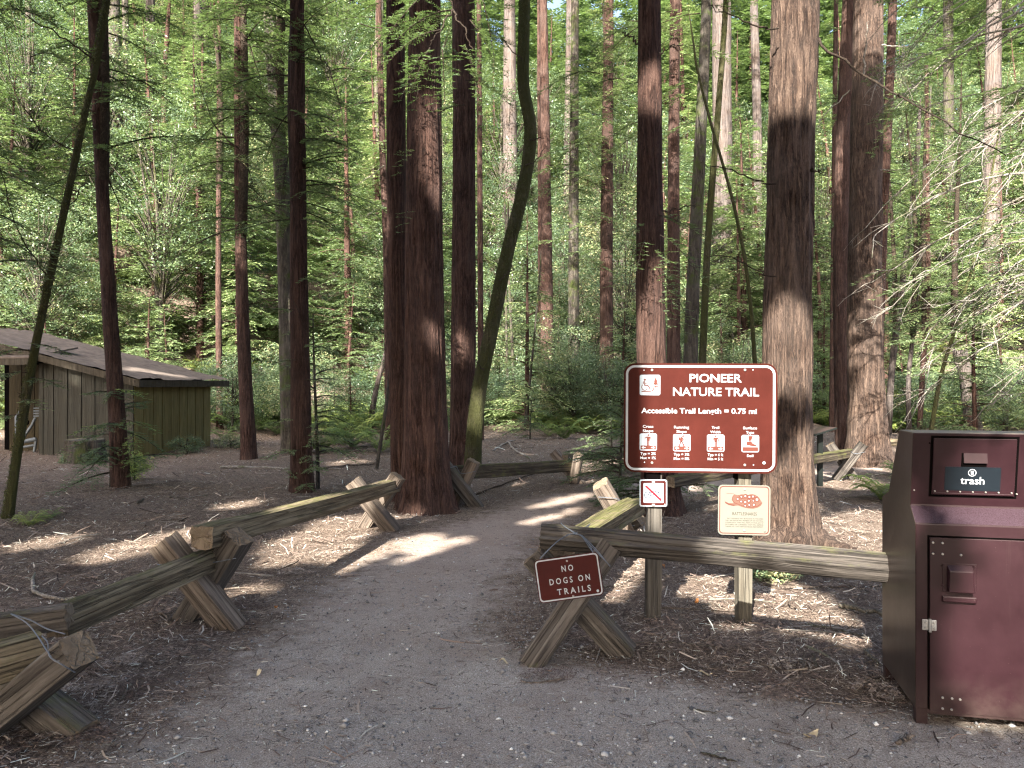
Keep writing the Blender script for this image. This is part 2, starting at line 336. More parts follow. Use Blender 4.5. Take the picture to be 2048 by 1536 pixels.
def trail_sd(x, y):
    """signed distance to the trail's edge, positive on the trail"""
    x = np.asarray(x, float).ravel(); y = np.asarray(y, float).ravel()
    inside = np.zeros(len(x), bool); dmin = np.full(len(x), 1e9)
    n = len(POLY)
    for i in range(n):
        x0, y0 = POLY[i]; x1, y1 = POLY[(i + 1) % n]
        c = ((y0 > y) != (y1 > y)) & (x < (x1 - x0) * (y - y0) / (y1 - y0 + 1e-12) + x0); inside ^= c
        dx, dy = x1 - x0, y1 - y0
        tt = np.clip(((x - x0) * dx + (y - y0) * dy) / (dx * dx + dy * dy), 0, 1)
        dmin = np.minimum(dmin, np.hypot(x - x0 - tt * dx, y - y0 - tt * dy))
    return np.where(inside, dmin, -dmin)
def hz(x, y):
    sh = np.shape(x); x = np.asarray(x, float).ravel(); y = np.asarray(y, float).ravel()
    off = np.clip((-trail_sd(x, y) - 0.08) / 0.5, 0, 1)
    b = (vnoise(x * 1.3, y * 1.3, 1) - 0.4) * 0.05 + (vnoise(x * 4, y * 4, 2) - 0.5) * 0.03 + (vnoise(x * 11, y * 11, 3) - 0.5) * 0.016
    far = np.clip((y - 16) / 20, 0, 1)
    b = b + far * (vnoise(x * 0.4, y * 0.4, 4) - 0.5) * 0.9
    return (hz0(x, y) + b * off).reshape(sh)
def gz(x, y): return float(hz(np.array([x]), np.array([y]))[0])

def grid_mesh(name, xs, ys, m, zf):
    X, Y = np.meshgrid(xs, ys); Z = zf(X, Y)
    V = np.stack([X.ravel(), Y.ravel(), Z.ravel()], 1); nx, ny = len(xs), len(ys)
    i = (np.arange(ny - 1)[:, None] * nx + np.arange(nx - 1)[None, :]).ravel()
    return fast_mesh(name, V, np.stack([i, i + 1, i + nx + 1, i + nx], 1), smooth=True, mats=[m])
tx = np.linspace(-1, 1, 330); xs = 5.0 * np.sinh(tx * 3.7) / np.sinh(1.0) * 0.85
ty = np.linspace(-0.62, 1, 330); ys = 5.0 + 5.5 * np.sinh(ty * 3.75) / np.sinh(1.0) * 0.85 * (np.where(ty < 0, 0.9, 1))
ground = link(bpy.data.objects.new('ground', grid_mesh('ground', xs, ys, LITTER, hz)))
tag(ground, 'brown forest floor of needle litter rising into a wooded hillside', 'ground', kind='structure')

def resample(A, n):
    d = np.r_[0, np.cumsum(np.hypot(*np.diff(A, axis=0).T))]; s = np.linspace(0, d[-1], n)
    return np.stack([np.interp(s, d, A[:, 0]), np.interp(s, d, A[:, 1])], 1)
def par(A, n):                                             # same parameter on both borders
    s = np.linspace(0, len(A) - 1, n); k = np.arange(len(A))
    return np.stack([np.interp(s, k, A[:, 0]), np.interp(s, k, A[:, 1])], 1)
n_s, n_c = 420, 40
Ls, Rs = par(TL, n_s), par(TR, n_s)
jl = (vnoise(Ls[:, 1] * 5, Ls[:, 1] * 0 + 3, 11) - 0.5) * 0.18 + (vnoise(Ls[:, 1] * 17, Ls[:, 1] * 0, 12) - 0.5) * 0.10
jr = (vnoise(Rs[:, 1] * 5 + Rs[:, 0] * 3, Rs[:, 1] * 0 + 3, 13) - 0.5) * 0.18 + (vnoise(Rs[:, 1] * 17 + Rs[:, 0] * 13, Rs[:, 1] * 0, 14) - 0.5) * 0.10
dv = (Rs - Ls); dv /= np.linalg.norm(dv, axis=1)[:, None]
Ls = Ls + dv * jl[:, None]; Rs = Rs + dv * jr[:, None]
tc_ = np.linspace(0, 1, n_c)
TP = Ls[:, None, :] * (1 - tc_)[None, :, None] + Rs[:, None, :] * tc_[None, :, None]
TX, TY = TP[..., 0].ravel(), TP[..., 1].ravel()
TZ = hz(TX, TY) + 0.006 + (vnoise(TX * 2, TY * 2, 21) - 0.3) * 0.012 + (vnoise(TX * 14, TY * 14, 22) - 0.5) * 0.005
wid = np.linalg.norm(Rs - Ls, axis=1)[:, None]
edge = np.minimum(np.minimum(tc_[None, :], 1 - tc_[None, :]) * wid / 0.7, 1).ravel()
TZ = TZ - (1 - np.minimum(edge * 4, 1)) * 0.012
ii = (np.arange(n_s - 1)[:, None] * n_c + np.arange(n_c - 1)[None, :]).ravel()
tme = fast_mesh('trail', np.stack([TX, TY, TZ], 1), np.stack([ii, ii + 1, ii + n_c + 1, ii + n_c], 1), smooth=True, mats=[TRAILM])
a = tme.attributes.new('edge', 'FLOAT', 'POINT'); a.data.foreach_set('value', edge.astype(np.float32))
trail = link(bpy.data.objects.new('trail', tme))
tag(trail, 'grey gravel and soil footpath curving away between the split rail fences', 'trail', kind='structure')

# ------------------------------------------------------------------ generators: tubes, beams, leaves
def tube_arrays(pts, rad, n=6, cap=False):
    pts = np.asarray(pts, float); rad = np.broadcast_to(np.asarray(rad, float), (len(pts),))
    tn = np.gradient(pts, axis=0); tn /= np.linalg.norm(tn, axis=1)[:, None] + 1e-9
    ref = np.array([0, 0, 1.0]) if abs(tn[:, 2]).mean() < 0.8 else np.array([1.0, 0, 0])
    u = np.cross(tn, ref); u /= np.linalg.norm(u, axis=1)[:, None] + 1e-9
    v = np.cross(tn, u)
    a = np.arange(n) / n * 2 * np.pi
    V = pts[:, None, :] + rad[:, None, None] * (np.cos(a)[None, :, None] * u[:, None, :] + np.sin(a)[None, :, None] * v[:, None, :])
    V = V.reshape(-1, 3); k = len(pts)
    i = np.arange(k - 1)[:, None] * n; j = np.arange(n)[None, :]; j2 = (j + 1) % n
    Q = np.stack([i + j, i + j2, i + n + j2, i + n + j], -1).reshape(-1, 4)
    if cap:
        V = np.vstack([V, pts[:1], pts[-1:]]); c0 = k * n
        E = [(c0, (q + 1) % n, q, c0) for q in range(n)]
    return V, Q
class Acc:
    def __init__(s): s.V = []; s.Q = []; s.n = 0; s.var = []
    def add(s, V, Q, var=None):
        s.V.append(V); s.Q.append(np.asarray(Q) + s.n); s.n += len(V)
        s.var.append(np.full(len(Q), 0.5) if var is None else np.broadcast_to(var, (len(Q),)))
    def tube(s, pts, rad, n=6, var=None): s.add(*tube_arrays(pts, rad, n), var)
    def obj(s, name, m, parent=None, M=None, smooth=True):
        me = fast_mesh(name, np.vstack(s.V), np.vstack(s.Q), np.concatenate(s.var), smooth, [m])
        return link(bpy.data.objects.new(name, me), parent, M)
def tube_obj(name, pts, rad, m, parent=None, M=None, n=8):
    a = Acc(); a.tube(pts, rad, n); return a.obj(name, m, parent, M)

def smooth_path(pts, n):
    pts = np.asarray(pts, float); k = np.arange(len(pts)); s = np.linspace(0, len(pts) - 1, n)
    if len(pts) < 3: return np.stack([np.interp(s, k, pts[:, c]) for c in range(pts.shape[1])], 1)
    out = []                                                # Catmull-Rom
    for q in s:
        i = min(int(q), len(pts) - 2); t = q - i
        p0, p1, p2, p3 = pts[max(i - 1, 0)], pts[i], pts[i + 1], pts[min(i + 2, len(pts) - 1)]
        out.append(0.5 * (2 * p1 + (p2 - p0) * t + (2 * p0 - 5 * p1 + 4 * p2 - p3) * t * t + (3 * p1 - p0 - 3 * p2 + p3) * t ** 3))
    return np.array(out)

def trunk_arrays(pts, rad, nseg, dz, ridge=0.05, flare=0.0, lobes=5, seed=0, knots=3):
    """pts: [(x,y,z)] bottom to top relative to the base; ridged bark is modelled"""
    rg = np.random.default_rng(seed)
    pts = np.asarray(pts, float); L = np.linalg.norm(np.diff(pts, axis=0), axis=1).sum()
    n = max(8, int(L / dz)); path = smooth_path(np.c_[pts, rad], n); c = path[:, :3]; r = path[:, 3]
    a = np.arange(nseg) / nseg * 2 * np.pi
    z = c[:, 2]
    A, Z = np.meshgrid(a, z); NC = max(8, nseg // 3)
    tw = (vnoise(Z * 0.25, Z * 0 + seed, 31) - 0.5) * 1.6
    aa = (A + tw * 0.3) / (2 * np.pi) * NC
    def pn(f, zz, sd):                                      # noise periodic in angle
        m = NC * f; q = (aa * f) % m; i = np.floor(q); t = q - i; t = t * t * (3 - 2 * t)
        return vnoise(i % m + 0.0, zz, sd) * (1 - t) + vnoise((i + 1) % m + 0.0, zz, sd) * t
    n1 = pn(1, Z * 1.5, seed + 40); n2 = pn(2, Z * 4.5, seed + 41) if nseg >= 48 else n1
    ri = 1 - np.abs(2 * n1 - 1) * 1.0
    rr = r[:, None] * (1 + ridge * (ri - 0.5) * 1.6 + ridge * 0.9 * (n2 - 0.5))
    rr *= 1 + 0.05 * (vnoise(Z * 0.5, Z * 0, seed + 43) - 0.5) + 0.04 * np.cos(A * 2 + seed + Z * 0.2)
    if flare:
        ph = rg.uniform(0, 6.28); ph2 = rg.uniform(0, 6.28); e = np.exp(-np.maximum(Z - z[0], 0) / 0.32)
        rr *= 1 + flare * e * (0.75 + 0.55 * np.cos(lobes * A + ph) * e + 0.3 * np.cos(2 * A + ph2)) + flare * 0.35 * np.exp(-np.maximum(Z - z[0], 0) / 1.1)
    V = np.stack([c[:, 0][:, None] + rr * np.cos(A), c[:, 1][:, None] + rr * np.sin(A), Z], -1)
    if flare: V[..., 2] += 0
    V = V.reshape(-1, 3)
    i = np.arange(n - 1)[:, None] * nseg; j = np.arange(nseg)[None, :]; j2 = (j + 1) % nseg
    return V, np.stack([i + j, i + j2, i + nseg + j2, i + nseg + j], -1).reshape(-1, 4)

def beam(name, p0, p1, w_, h_, m, parent, seed=0, up=(0, 0, 1), rough=0.0045, pointed=False, round_=False, bevel=0.18, n=18, taper=1.0):
    """hewn timber from p0 to p1; local z runs along it so the grain does too"""
    p0, p1 = Vector(p0), Vector(p1); d = p1 - p0; L = d.length; zax = d.normalized()
    xax = Vector(up).cross(zax); 
    if xax.length < 1e-3: xax = Vector((1, 0, 0))
    xax.normalize(); yax = zax.cross(xax)
    M = Matrix((( *xax, 0), (*yax, 0), (*zax, 0), (0, 0, 0, 1))).transposed(); M.translation = p0
    rg = np.random.default_rng(seed + 100)
    if round_:
        k = 24; a = np.arange(k) / k * 2 * np.pi; prof = np.stack([np.cos(a) * w_ / 2, np.sin(a) * h_ / 2], 1)
    else:
        b = bevel; base = [(-1, -1 + b), (-1, 0), (-1, 1 - b), (-1 + b, 1), (0, 1), (1 - b, 1), (1, 1 - b), (1, 0), (1, -1 + b), (1 - b, -1), (0, -1), (-1 + b, -1)]
        base = np.array(base) * (w_ / 2, h_ / 2); q = np.vstack([base, base[:1]])
        prof = np.vstack([q[i] + (q[i + 1] - q[i]) * f for i in range(12) for f in (0, 0.5)])
        k = len(prof)
    ring = rg.normal(0, rough, k); zs = np.linspace(0, L, n)
    V = []
    for i, zz in enumerate(zs):
        s = 1 + (taper - 1) * i / (n - 1) + (0.14 if L > 1.5 else 0.05) * (float(vnoise(np.array([zz * 2.3 + seed * 7.1]), np.array([seed * 1.7]), 9)[0]) - 0.5)
        wob = (1 + (ring + rg.normal(0, rough * 0.12, k)) / (min(w_, h_) / 2))[:, None]
        bow = np.array([math.sin(zz / L * 3.1 + seed) * 0.006 * L, math.cos(zz / L * 2.3 + seed) * 0.004 * L])
        V.append(np.c_[prof * wob * s + bow, np.full(k, zz) + (rg.normal(0, 0.004, k) if i in (0, n - 1) else 0)])
    if pointed:
        V[-1][:, 2] = L - 0.5 * np.abs(V[-1][:, 0]) - 0.5 * np.abs(V[-1][:, 1]) + 0.0
        V[-1][:, :2] *= 0.8
    Vv = np.vstack(V); faces = []
    for i in range(n - 1):
        for j in range(k): faces.append((i * k + j, i * k + (j + 1) % k, (i + 1) * k + (j + 1) % k, (i + 1) * k + j))
    c0 = len(Vv); cap0 = V[0].mean(0); cap1 = V[-1].mean(0) + (np.array([0, 0, 0.05]) if pointed else 0)
    Vv = np.vstack([Vv, cap0, cap1])
    for j in range(k): faces.append((c0, (j + 1) % k, j)); faces.append((c0 + 1, (n - 1) * k + j, (n - 1) * k + (j + 1) % k))
    o = mk(name, Vv, faces, [m, WOODE], parent, M, mi=[0] * ((n - 1) * k) + [1] * (2 * k))
    return o

def diamonds(Cn, A, W):
    """N leaf quads: centre, half-length vector, half-width vector"""
    V = np.stack([Cn - A, Cn + W - A * 0.1, Cn + A, Cn - W - A * 0.1], 1).reshape(-1, 3)
    return V, np.arange(len(Cn) * 4).reshape(-1, 4)
def unit(v): return v / (np.linalg.norm(v, axis=-1, keepdims=True) + 1e-9)

def spray_leaves(o, dr, L, rg, node=0.16, leaf=0.10, lw=0.035, droop=0.4, start=0.15, sidef=0.42):
    """one flat evergreen branch: returns leaf centres, axes, widths, var and the branch's own line"""
    dh = np.array([dr[0], dr[1], 0.0]); dh /= np.linalg.norm(dh) + 1e-9; pz = np.array([-dh[1], dh[0], 0])
    m = max(4, int(L / node)); t = np.linspace(start, 1, m)
    def line(t): return o + dh * (L * t)[:, None] * math.sqrt(max(0.05, 1 - dr[2] ** 2)) + np.array([0, 0, 1.0]) * (L * (dr[2] * t - droop * t * t))[:, None]
    base = line(t)
    Cs, As, Ws, Vs = [], [], [], []
    for sgn in (-1, 1):
        ls = L * sidef * (1 - 0.8 * t) * rg.uniform(0.6, 1.15, m) + leaf
        sd = unit(dh * rg.uniform(0.45, 0.8, m)[:, None] + sgn * pz * rg.uniform(0.6, 0.9, m)[:, None] + np.array([0, 0, 1.0]) * rg.uniform(-0.45, 0.1, m)[:, None])
        kmax = int(ls.max() / (leaf * 0.62)) + 1
        for k in range(kmax):
            d = (k + 0.5) * leaf * 0.62; ok = d < ls
            if not ok.any(): break
            p = base[ok] + sd[ok] * d + np.array([0, 0, -1.0]) * (0.25 * d * d)[..., None] if np.ndim(d) else base[ok] + sd[ok] * d - np.array([0, 0, 0.25 * d * d])
            for q in (-1, 1):
                ax = unit(sd[ok] * 0.8 + q * 0.75 * np.cross(sd[ok], [0, 0, 1.0]) + rg.normal(0, 0.16, (ok.sum(), 3)))
                ll = leaf * rg.uniform(0.4, 0.62, ok.sum())[:, None]
                Cs.append(p + ax * ll * 0.8); As.append(ax * ll)
                wv = unit(np.cross(ax, np.array([0, 0, 1.0]) + rg.normal(0, 0.35, (ok.sum(), 3)))) * lw * rg.uniform(0.35, 0.6, ok.sum())[:, None]
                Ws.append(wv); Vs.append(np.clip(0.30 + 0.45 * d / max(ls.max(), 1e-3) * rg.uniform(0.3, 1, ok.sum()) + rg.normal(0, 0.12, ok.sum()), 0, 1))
    return np.vstack(Cs), np.vstack(As), np.vstack(Ws), np.concatenate(Vs), line(np.linspace(0, 1, 6))

def conifer(h, Rad, nb, seed, start=0.06, leaf=0.11, lw=0.04, node=0.17, rt=None, barkn=8, top=0.7):
    """slender shade-grown evergreen: (trunk+limb arrays, crown arrays, var)"""
    rg = np.random.default_rng(seed); wood_ = Acc()
    rt = rt or h * 0.011 + 0.02
    bend = rg.normal(0, 0.03, 2); zz = np.linspace(0, h, 10); tr = np.stack([bend[0] * zz * np.sin(zz / h * 2), bend[1] * zz * np.cos(zz / h * 3), zz], 1)
    wood_.tube(tr, rt * (1 - zz / h) ** 0.8 + 0.008, barkn)
    Cs = []
    for i in range(nb):
        u = start + (0.99 - start) * ((i + rg.random()) / nb)
        L = Rad * (1 - u) ** top * rg.uniform(0.55, 1.15) + 0.2
        az = rg.uniform(0, 2 * np.pi); o = np.array([np.interp(u * h, zz, tr[:, 0]), np.interp(u * h, zz, tr[:, 1]), u * h])
        el = rg.uniform(-0.1, 0.35) + 0.3 * u
        r_ = spray_leaves(o, (math.cos(az), math.sin(az), el), L, rg, node, leaf, lw, rg.uniform(0.2, 0.55))
        Cs.append(r_[:4]); wood_.tube(r_[4], np.linspace(0.018, 0.004, 6) * (0.5 + L / 2), 3)
    c, a_, w_, v_ = [np.concatenate([x[k] for x in Cs]) for k in range(4)]
    return wood_, (c, a_, w_, v_)
def broadleaf(h, Rad, ncl, per, seed, leaf=0.085, lw=0.036, low=0.1, sig=0.24):
    rg = np.random.default_rng(seed); wood_ = Acc(); zz = np.linspace(0, h * 0.9, 8)
    for s_ in range(rg.integers(1, 4)):
        a0 = rg.uniform(0, 6.28); ln = rg.uniform(0.02, 0.22)
        wood_.tube(np.stack([np.cos(a0) * ln * zz * (zz / h) ** 0.5, np.sin(a0) * ln * zz * (zz / h) ** 0.5, zz], 1), np.linspace(0.012 * h + 0.015, 0.008, 8), 6)
    Cc, V = [], []
    while len(Cc) < ncl:
        p = rg.uniform(-1, 1, 3); q = np.linalg.norm(p)
        if q > 1 or (q < 0.45 and rg.random() < 0.7): continue
        Cc.append(np.array([p[0] * Rad, p[1] * Rad, h * (low + (1 - low) * (p[2] * 0.5 + 0.5))]))
    Cc = np.array(Cc)
    for c in Cc[::2]:
        wood_.tube(np.array([[0, 0, max(0.1, c[2] * 0.6)], [c[0] * 0.5, c[1] * 0.5, c[2] * 0.85], c]), np.array([0.02, 0.012, 0.004]) * (0.4 + h / 8), 3)
    n = ncl * per; ctr = np.repeat(Cc, per, 0) + rg.normal(0, 1, (n, 3)) * np.array([sig, sig, sig * 0.55])
    ax = unit(rg.normal(0, 1, (n, 3)) * np.array([1, 1, 0.45]) + np.array([0, 0, -0.25])); ll = leaf * rg.uniform(0.4, 0.65, n)[:, None]
    wv = unit(np.cross(ax, np.array([0, 0, 1.0]) + rg.normal(0, 0.5, (n, 3)))) * lw * rg.uniform(0.4, 0.6, n)[:, None]
    v = np.clip(np.repeat(rg.uniform(0.2, 0.75, ncl), per) + rg.normal(0, 0.15, n), 0, 1)
    return wood_, (ctr, ax * ll, wv, v)
def crown_mesh(name, arr, m):
    V, Q = diamonds(arr[0], arr[1], arr[2]); return fast_mesh(name, V, Q, arr[3], False, [m])

# ------------------------------------------------------------------ shed
def build_shed():
    c0 = Vector((-8.02, 16.3, 0)); dl = Vector((-0.976, 0.218, 0)); dr = Vector((0.218, 0.976, 0))   # left wall and right wall directions
    sh = thing('shed', c0, 'low olive board sided shed with a needle covered sloping roof', 'shed')
    M = Matrix(((-dl.x, dr.x, 0, 0), (-dl.y, dr.y, 0, 0), (0, 0, 1, 0), (0, 0, 0, 1))); M.translation = c0   # x to the right, y away; walls at x<=0, y>=0
    W, D, H0, sl_ = 2.25, 2.7, 1.60, 0.225
    def wall(name, pts2, axis, board, m, th=0.02):
        """boards with dark gaps: each board one box in a single siding mesh"""
        V, Fs = [], []
        n = len(board) - 1
        for i in range(n):
            a0, a1 = board[i] + 0.012, board[i + 1] - 0.012
            def zt(a): return pts2(a)
            b = len(V)
            for yy in (0, th):
                for (a_, z_) in ((a0, -0.05), (a1, -0.05), (a1, zt(a1)), (a0, zt(a0))):
                    V.append((a_, -yy, z_) if axis == 'x' else (yy, a_, z_))
            Fs += [(b + 4, b + 5, b + 6, b + 7), (b, b + 1, b + 5, b + 4), (b + 1, b + 2, b + 6, b + 5), (b + 2, b + 3, b + 7, b + 6), (b + 3, b, b + 4, b + 7)]
        return mk(name, V, Fs, m, sh, M)
    wall('siding', lambda a: H0 + 0.05 - sl_ * a, 'x', [-W, -1.98, -1.62, -1.27, -0.93, -0.58, -0.25, 0.02], TAUPE)
    wall('siding', lambda a: H0, 'y', list(np.linspace(0, D, 10)), OLIVE)
    # dark core behind the board gaps
    mk('wall_core', [(-W, 0, -0.05), (0, 0, -0.05), (0, D, -0.05), (-W, D, -0.05), (-W, 0, H0 + sl_ * W), (0, 0, H0), (0, D, H0), (-W, D, H0 + sl_ * W)],
       [(0, 1, 5, 4), (1, 2, 6, 5), (2, 3, 7, 6), (3, 0, 4, 7), (4, 5, 6, 7)], BLACK, sh, M @ Matrix.Translation((-0.003, 0.003, 0)))
    # roof slab with a litter covered, uneven top
    nx, ny = 40, 40; V = []
    rx = np.linspace(-W - 3.2, 0.32, nx); ry = np.linspace(-0.22, D + 0.38, ny)
    X, Y = np.meshgrid(rx, ry); Z = H0 + 0.13 - sl_ * X + (vnoise(X * 3, Y * 3, 5) - 0.5) * 0.05 + (vnoise(X * 9, Y * 9, 6) - 0.5) * 0.03
    i = (np.arange(ny - 1)[:, None] * nx + np.arange(nx - 1)[None, :]).ravel()
    roof = link(bpy.data.objects.new('roof', fast_mesh('roof', np.stack([X.ravel(), Y.ravel(), Z.ravel()], 1), np.stack([i, i + 1, i + nx + 1, i + nx], 1), smooth=True, mats=[SHING])), sh, M)
    def board(name, a, b, hgt, th, m, n_=Vector((0, -1, 0))):
        a, b = Vector(a), Vector(b); V = [a, b, b + Vector((0, 0, -hgt)), a + Vector((0, 0, -hgt))]; V += [v - n_ * th for v in V]
        return mk(name, V, [(0, 1, 2, 3), (4, 7, 6, 5), (0, 4, 5, 1), (3, 2, 6, 7), (0, 3, 7, 4), (1, 5, 6, 2)], m, sh, M)
    z = lambda x: H0 + 0.10 - sl_ * x
    board('fascia', (-W - 1.7, -0.20, z(-W - 1.7)), (0.30, -0.20, z(0.30)), 0.15, 0.04, FASCIA)
    board('fascia', (0.302, -0.20, z(0.30)), (0.302, D + 0.36, z(0.30)), 0.15, 0.04, FASCIA, Vector((1, 0, 0)))
    # recessed lean-to at the far end of the taupe wall
    for k in range(5):
        x1 = -W - 0.05 - k * 0.36
        mk('siding', [(x1 - 0.34, 0.9, -0.05), (x1, 0.9, -0.05), (x1, 0.9, 2.0), (x1 - 0.34, 0.9, 2.0), (x1 - 0.34, 0.93, -0.05), (x1, 0.93, -0.05), (x1, 0.93, 2.0), (x1 - 0.34, 0.93, 2.0)],
           [(0, 1, 2, 3), (1, 5, 6, 2), (3, 2, 6, 7), (4, 0, 3, 7), (5, 4, 7, 6)], OLIVED, sh, M)
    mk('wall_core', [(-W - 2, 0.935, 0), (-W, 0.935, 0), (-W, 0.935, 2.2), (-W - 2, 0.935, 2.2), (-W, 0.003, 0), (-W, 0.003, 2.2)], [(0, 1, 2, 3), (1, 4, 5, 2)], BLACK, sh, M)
    board('fascia', (-W - 1.9, -0.35, 2.13), (-W + 0.02, -0.35, 2.13), 0.17, 0.04, FASCIA)
    mk('lean_to_roof', [(-W - 1.9, -0.36, 2.14), (-W + 0.02, -0.36, 2.14), (-W + 0.02, 0.95, 2.40), (-W - 1.9, 0.95, 2.40), (-W - 1.9, -0.36, 2.10), (-W + 0.02, -0.36, 2.10), (-W + 0.02, 0.95, 2.36), (-W - 1.9, 0.95, 2.36)],
       [(0, 1, 2, 3), (4, 7, 6, 5), (0, 4, 5, 1), (1, 5, 6, 2), (2, 6, 7, 3)], SHING, sh, M)
    mk('corner_post', [(-W - 0.1, -0.03, -0.05), (-W + 0.0, -0.03, -0.05), (-W + 0.0, -0.03, 2.0), (-W - 0.1, -0.03, 2.0), (-W - 0.1, 0.06, -0.05), (-W, 0.06, -0.05), (-W, 0.06, 2.0), (-W - 0.1, 0.06, 2.0)],
       [(0, 1, 2, 3), (1, 5, 6, 2), (4, 0, 3, 7)], TAUPE, sh, M)
    mk('hatch', [(-1.47, -0.03, 0.02), (-0.95, -0.03, 0.02), (-0.95, -0.03, 0.42), (-1.47, -0.03, 0.42), (-1.47, -0.02, 0.02), (-0.95, -0.02, 0.02), (-0.95, -0.02, 0.42), (-1.47, -0.02, 0.42)], [(0, 1, 2, 3), (3, 2, 6, 7), (0, 4, 5, 1), (1, 5, 6, 2), (4, 0, 3, 7)], TAUPE, sh, M)
    mk('outlet_cover', [(0.026, 1.1, 0.30), (0.026, 1.22, 0.30), (0.026, 1.22, 0.50), (0.026, 1.1, 0.50), (0.02, 1.1, 0.30), (0.02, 1.22, 0.30), (0.02, 1.22, 0.50), (0.02, 1.1, 0.50)], [(0, 1, 2, 3), (3, 2, 6, 7), (0, 4, 5, 1), (1, 5, 6, 2), (4, 0, 3, 7)], OLIVE, sh, M)
    # pale metal frame leaning in the lean-to
    fr = thing('metal_frame', M @ Vector((-W - 0.92, 0.45, 0)), 'pale white metal frame propped under the shed lean to', 'metal frame')
    Mf = Matrix.Translation(M @ Vector((-W - 0.92, 0.45, 0)))
    a = Acc(); k = np.linspace(0, 1, 9)
    a.tube([(-0.14, 0, 0.0), (-0.2, 0, 0.35), (-0.21, 0, 0.8), (-0.1, 0.03, 0.98)], 0.035); a.tube([(-0.14, 0, 0.02), (-0.02, 0.02, 0.4), (0.1, 0.05, 0.6), (0.16, 0.1, 0.78)], 0.03)
    a.tube([(-0.18, 0, 0.22), (0.2, 0.06, 0.3)], 0.05); a.tube([(-0.16, 0.0, 0.1), (0.16, 0.05, 0.16)], 0.03); a.tube([(0.2, 0.06, 0.3), (0.16, 0.05, 0.0)], 0.03)
    a.obj('leg', PALEW, fr, Mf)
    a = Acc(); a.tube([(0.05 * math.cos(q) * 2 - 0.05, 0.02, 0.68 + 0.07 * math.sin(q)) for q in np.linspace(0, 6.28, 14)], 0.018); a.obj('strap', BLACK, fr, Mf)
    for i in range(4):
        mk('slat', [(0.1, 0.12, 0.80 + i * 0.06), (0.34, 0.15, 0.80 + i * 0.06), (0.34, 0.15, 0.835 + i * 0.06), (0.1, 0.12, 0.835 + i * 0.06), (0.1, 0.14, 0.80 + i * 0.06), (0.34, 0.17, 0.80 + i * 0.06), (0.34, 0.17, 0.835 + i * 0.06), (0.1, 0.14, 0.835 + i * 0.06)], [(0, 1, 2, 3), (3, 2, 6, 7), (0, 4, 5, 1), (1, 5, 6, 2), (4, 0, 3, 7), (5, 4, 7, 6)], PALEW, fr, Mf)
build_shed()

# ------------------------------------------------------------------ split rail fence: crossed posts and rails
def wire_loop(name, parent, pts, rad=0.004):
    return tube_obj(name, smooth_path(pts, 30), rad, WIRE, parent, None, 5)
def buck(label, A, B, seed, w_=0.135, mats=(WOODG, WOODG), off=(0, 0, 0), pointed=(False, False), wire=True):
    """crossed posts A and B, each (foot, top) in world points"""
    c = (Vector(A[0]) + Vector(B[0])) / 2; c.z = 0
    t = thing('fence_buck', c, label, 'fence support', 'crossed posts of the split rail fence')
    WMt = WM[t.name]
    for i, (f_, tp) in enumerate((A, B)):
        beam('post', f_, tp, w_, w_, mats[i], t, seed + i, up=(0.3, 1, 0), pointed=pointed[i], rough=0.0022)
    if wire:
        x = (Vector(A[1]) * 0.78 + Vector(A[0]) * 0.22); y = (Vector(B[1]) * 0.78 + Vector(B[0]) * 0.22); r = w_ * 0.62
        tube_obj('wire', smooth_path([x + Vector((-r, -r, 0)), x + Vector((r, -r, -0.02)), (x + y) / 2 + Vector((0, -r, 0.03)), y + Vector((-r, -r, -0.02)), y + Vector((r, -r, 0.01))], 24), 0.0035, WIRE, t, None, 5)
    return t
def rail(label, p0, p1, w_, h_, m, seed, **kw):
    c = (Vector(p0) + Vector(p1)) / 2
    o = beam('fence_rail', p0, p1, w_, h_, m, None, seed, n=40, **kw)
    tag(o, label, 'fence rail', 'rails of the split rail fence'); return o
def gp(px, py, dY=0, z=-0.05):
    g = G(px, py); g.y += dY; g.x *= (g.y / (g.y - dY)) if dY else 1; g.z = z; return g
# near left buck, close to the camera
buck('thick dark split post crossing at the bottom corner nearest the camera', (P(-70, 1480, 3.40), P(160, 1300, 3.20)), (P(165, 1478, 3.42), P(-60, 1300, 3.62)), 1, 0.14, (WOODG, WOODG), wire=False)
# second left buck
buck('crossed posts with a pale torn top beside two overlapping mossy rails', (P(470, 1262, 4.90), P(325, 1082, 4.86)), (P(366, 1254, 5.08), P(478, 1072, 4.92)), 11, 0.15, (WOODT, WOODG))
buck('crossed tan posts just before the big redwood trunk', (P(788, 1066, 8.15), P(706, 962, 8.15)), (P(724, 1062, 8.30), P(796, 952, 8.24)), 21, 0.15, (WOODT, WOODT))
buck('crossed posts half hidden behind the big redwood trunk', (P(958, 1020, 9.75), P(868, 905, 9.85)), (P(905, 1012, 9.95), P(948, 922, 9.85)), 31, 0.15, (WOODG, WOODT))
buck('crossed posts with a pointed top at the bend of the trail', (P(1163, 972, 12.0), P(1108, 905, 12.35)), (P(1148, 965, 11.95), P(1158, 903, 11.85)), 41, 0.145, (WOODT, WOODT), pointed=(False, True))
buck('grey crossed posts carrying the tilted dog notice', (P(1058, 1332, 4.25), P(1222, 1092, 4.36)), (P(1252, 1312, 4.42), P(1068, 1108, 4.50)), 51, 0.135, (WOODG, WOODG), wire=False)
buck('crossed posts with a sunlit tan face behind the mossy topped rail', (P(1262, 1072, 7.5), P(1200, 968, 7.35)), (P(1212, 1075, 7.7), P(1280, 1035, 7.45)), 61, 0.15, (WOODT, WOODD))
buck('crossed posts beside the pair of redwoods past the info panel', (P(1712, 962, 12.45), P(1660, 888, 12.55)), (P(1672, 960, 12.35), P(1728, 888, 12.2)), 71, 0.14, (WOODG, WOODG))
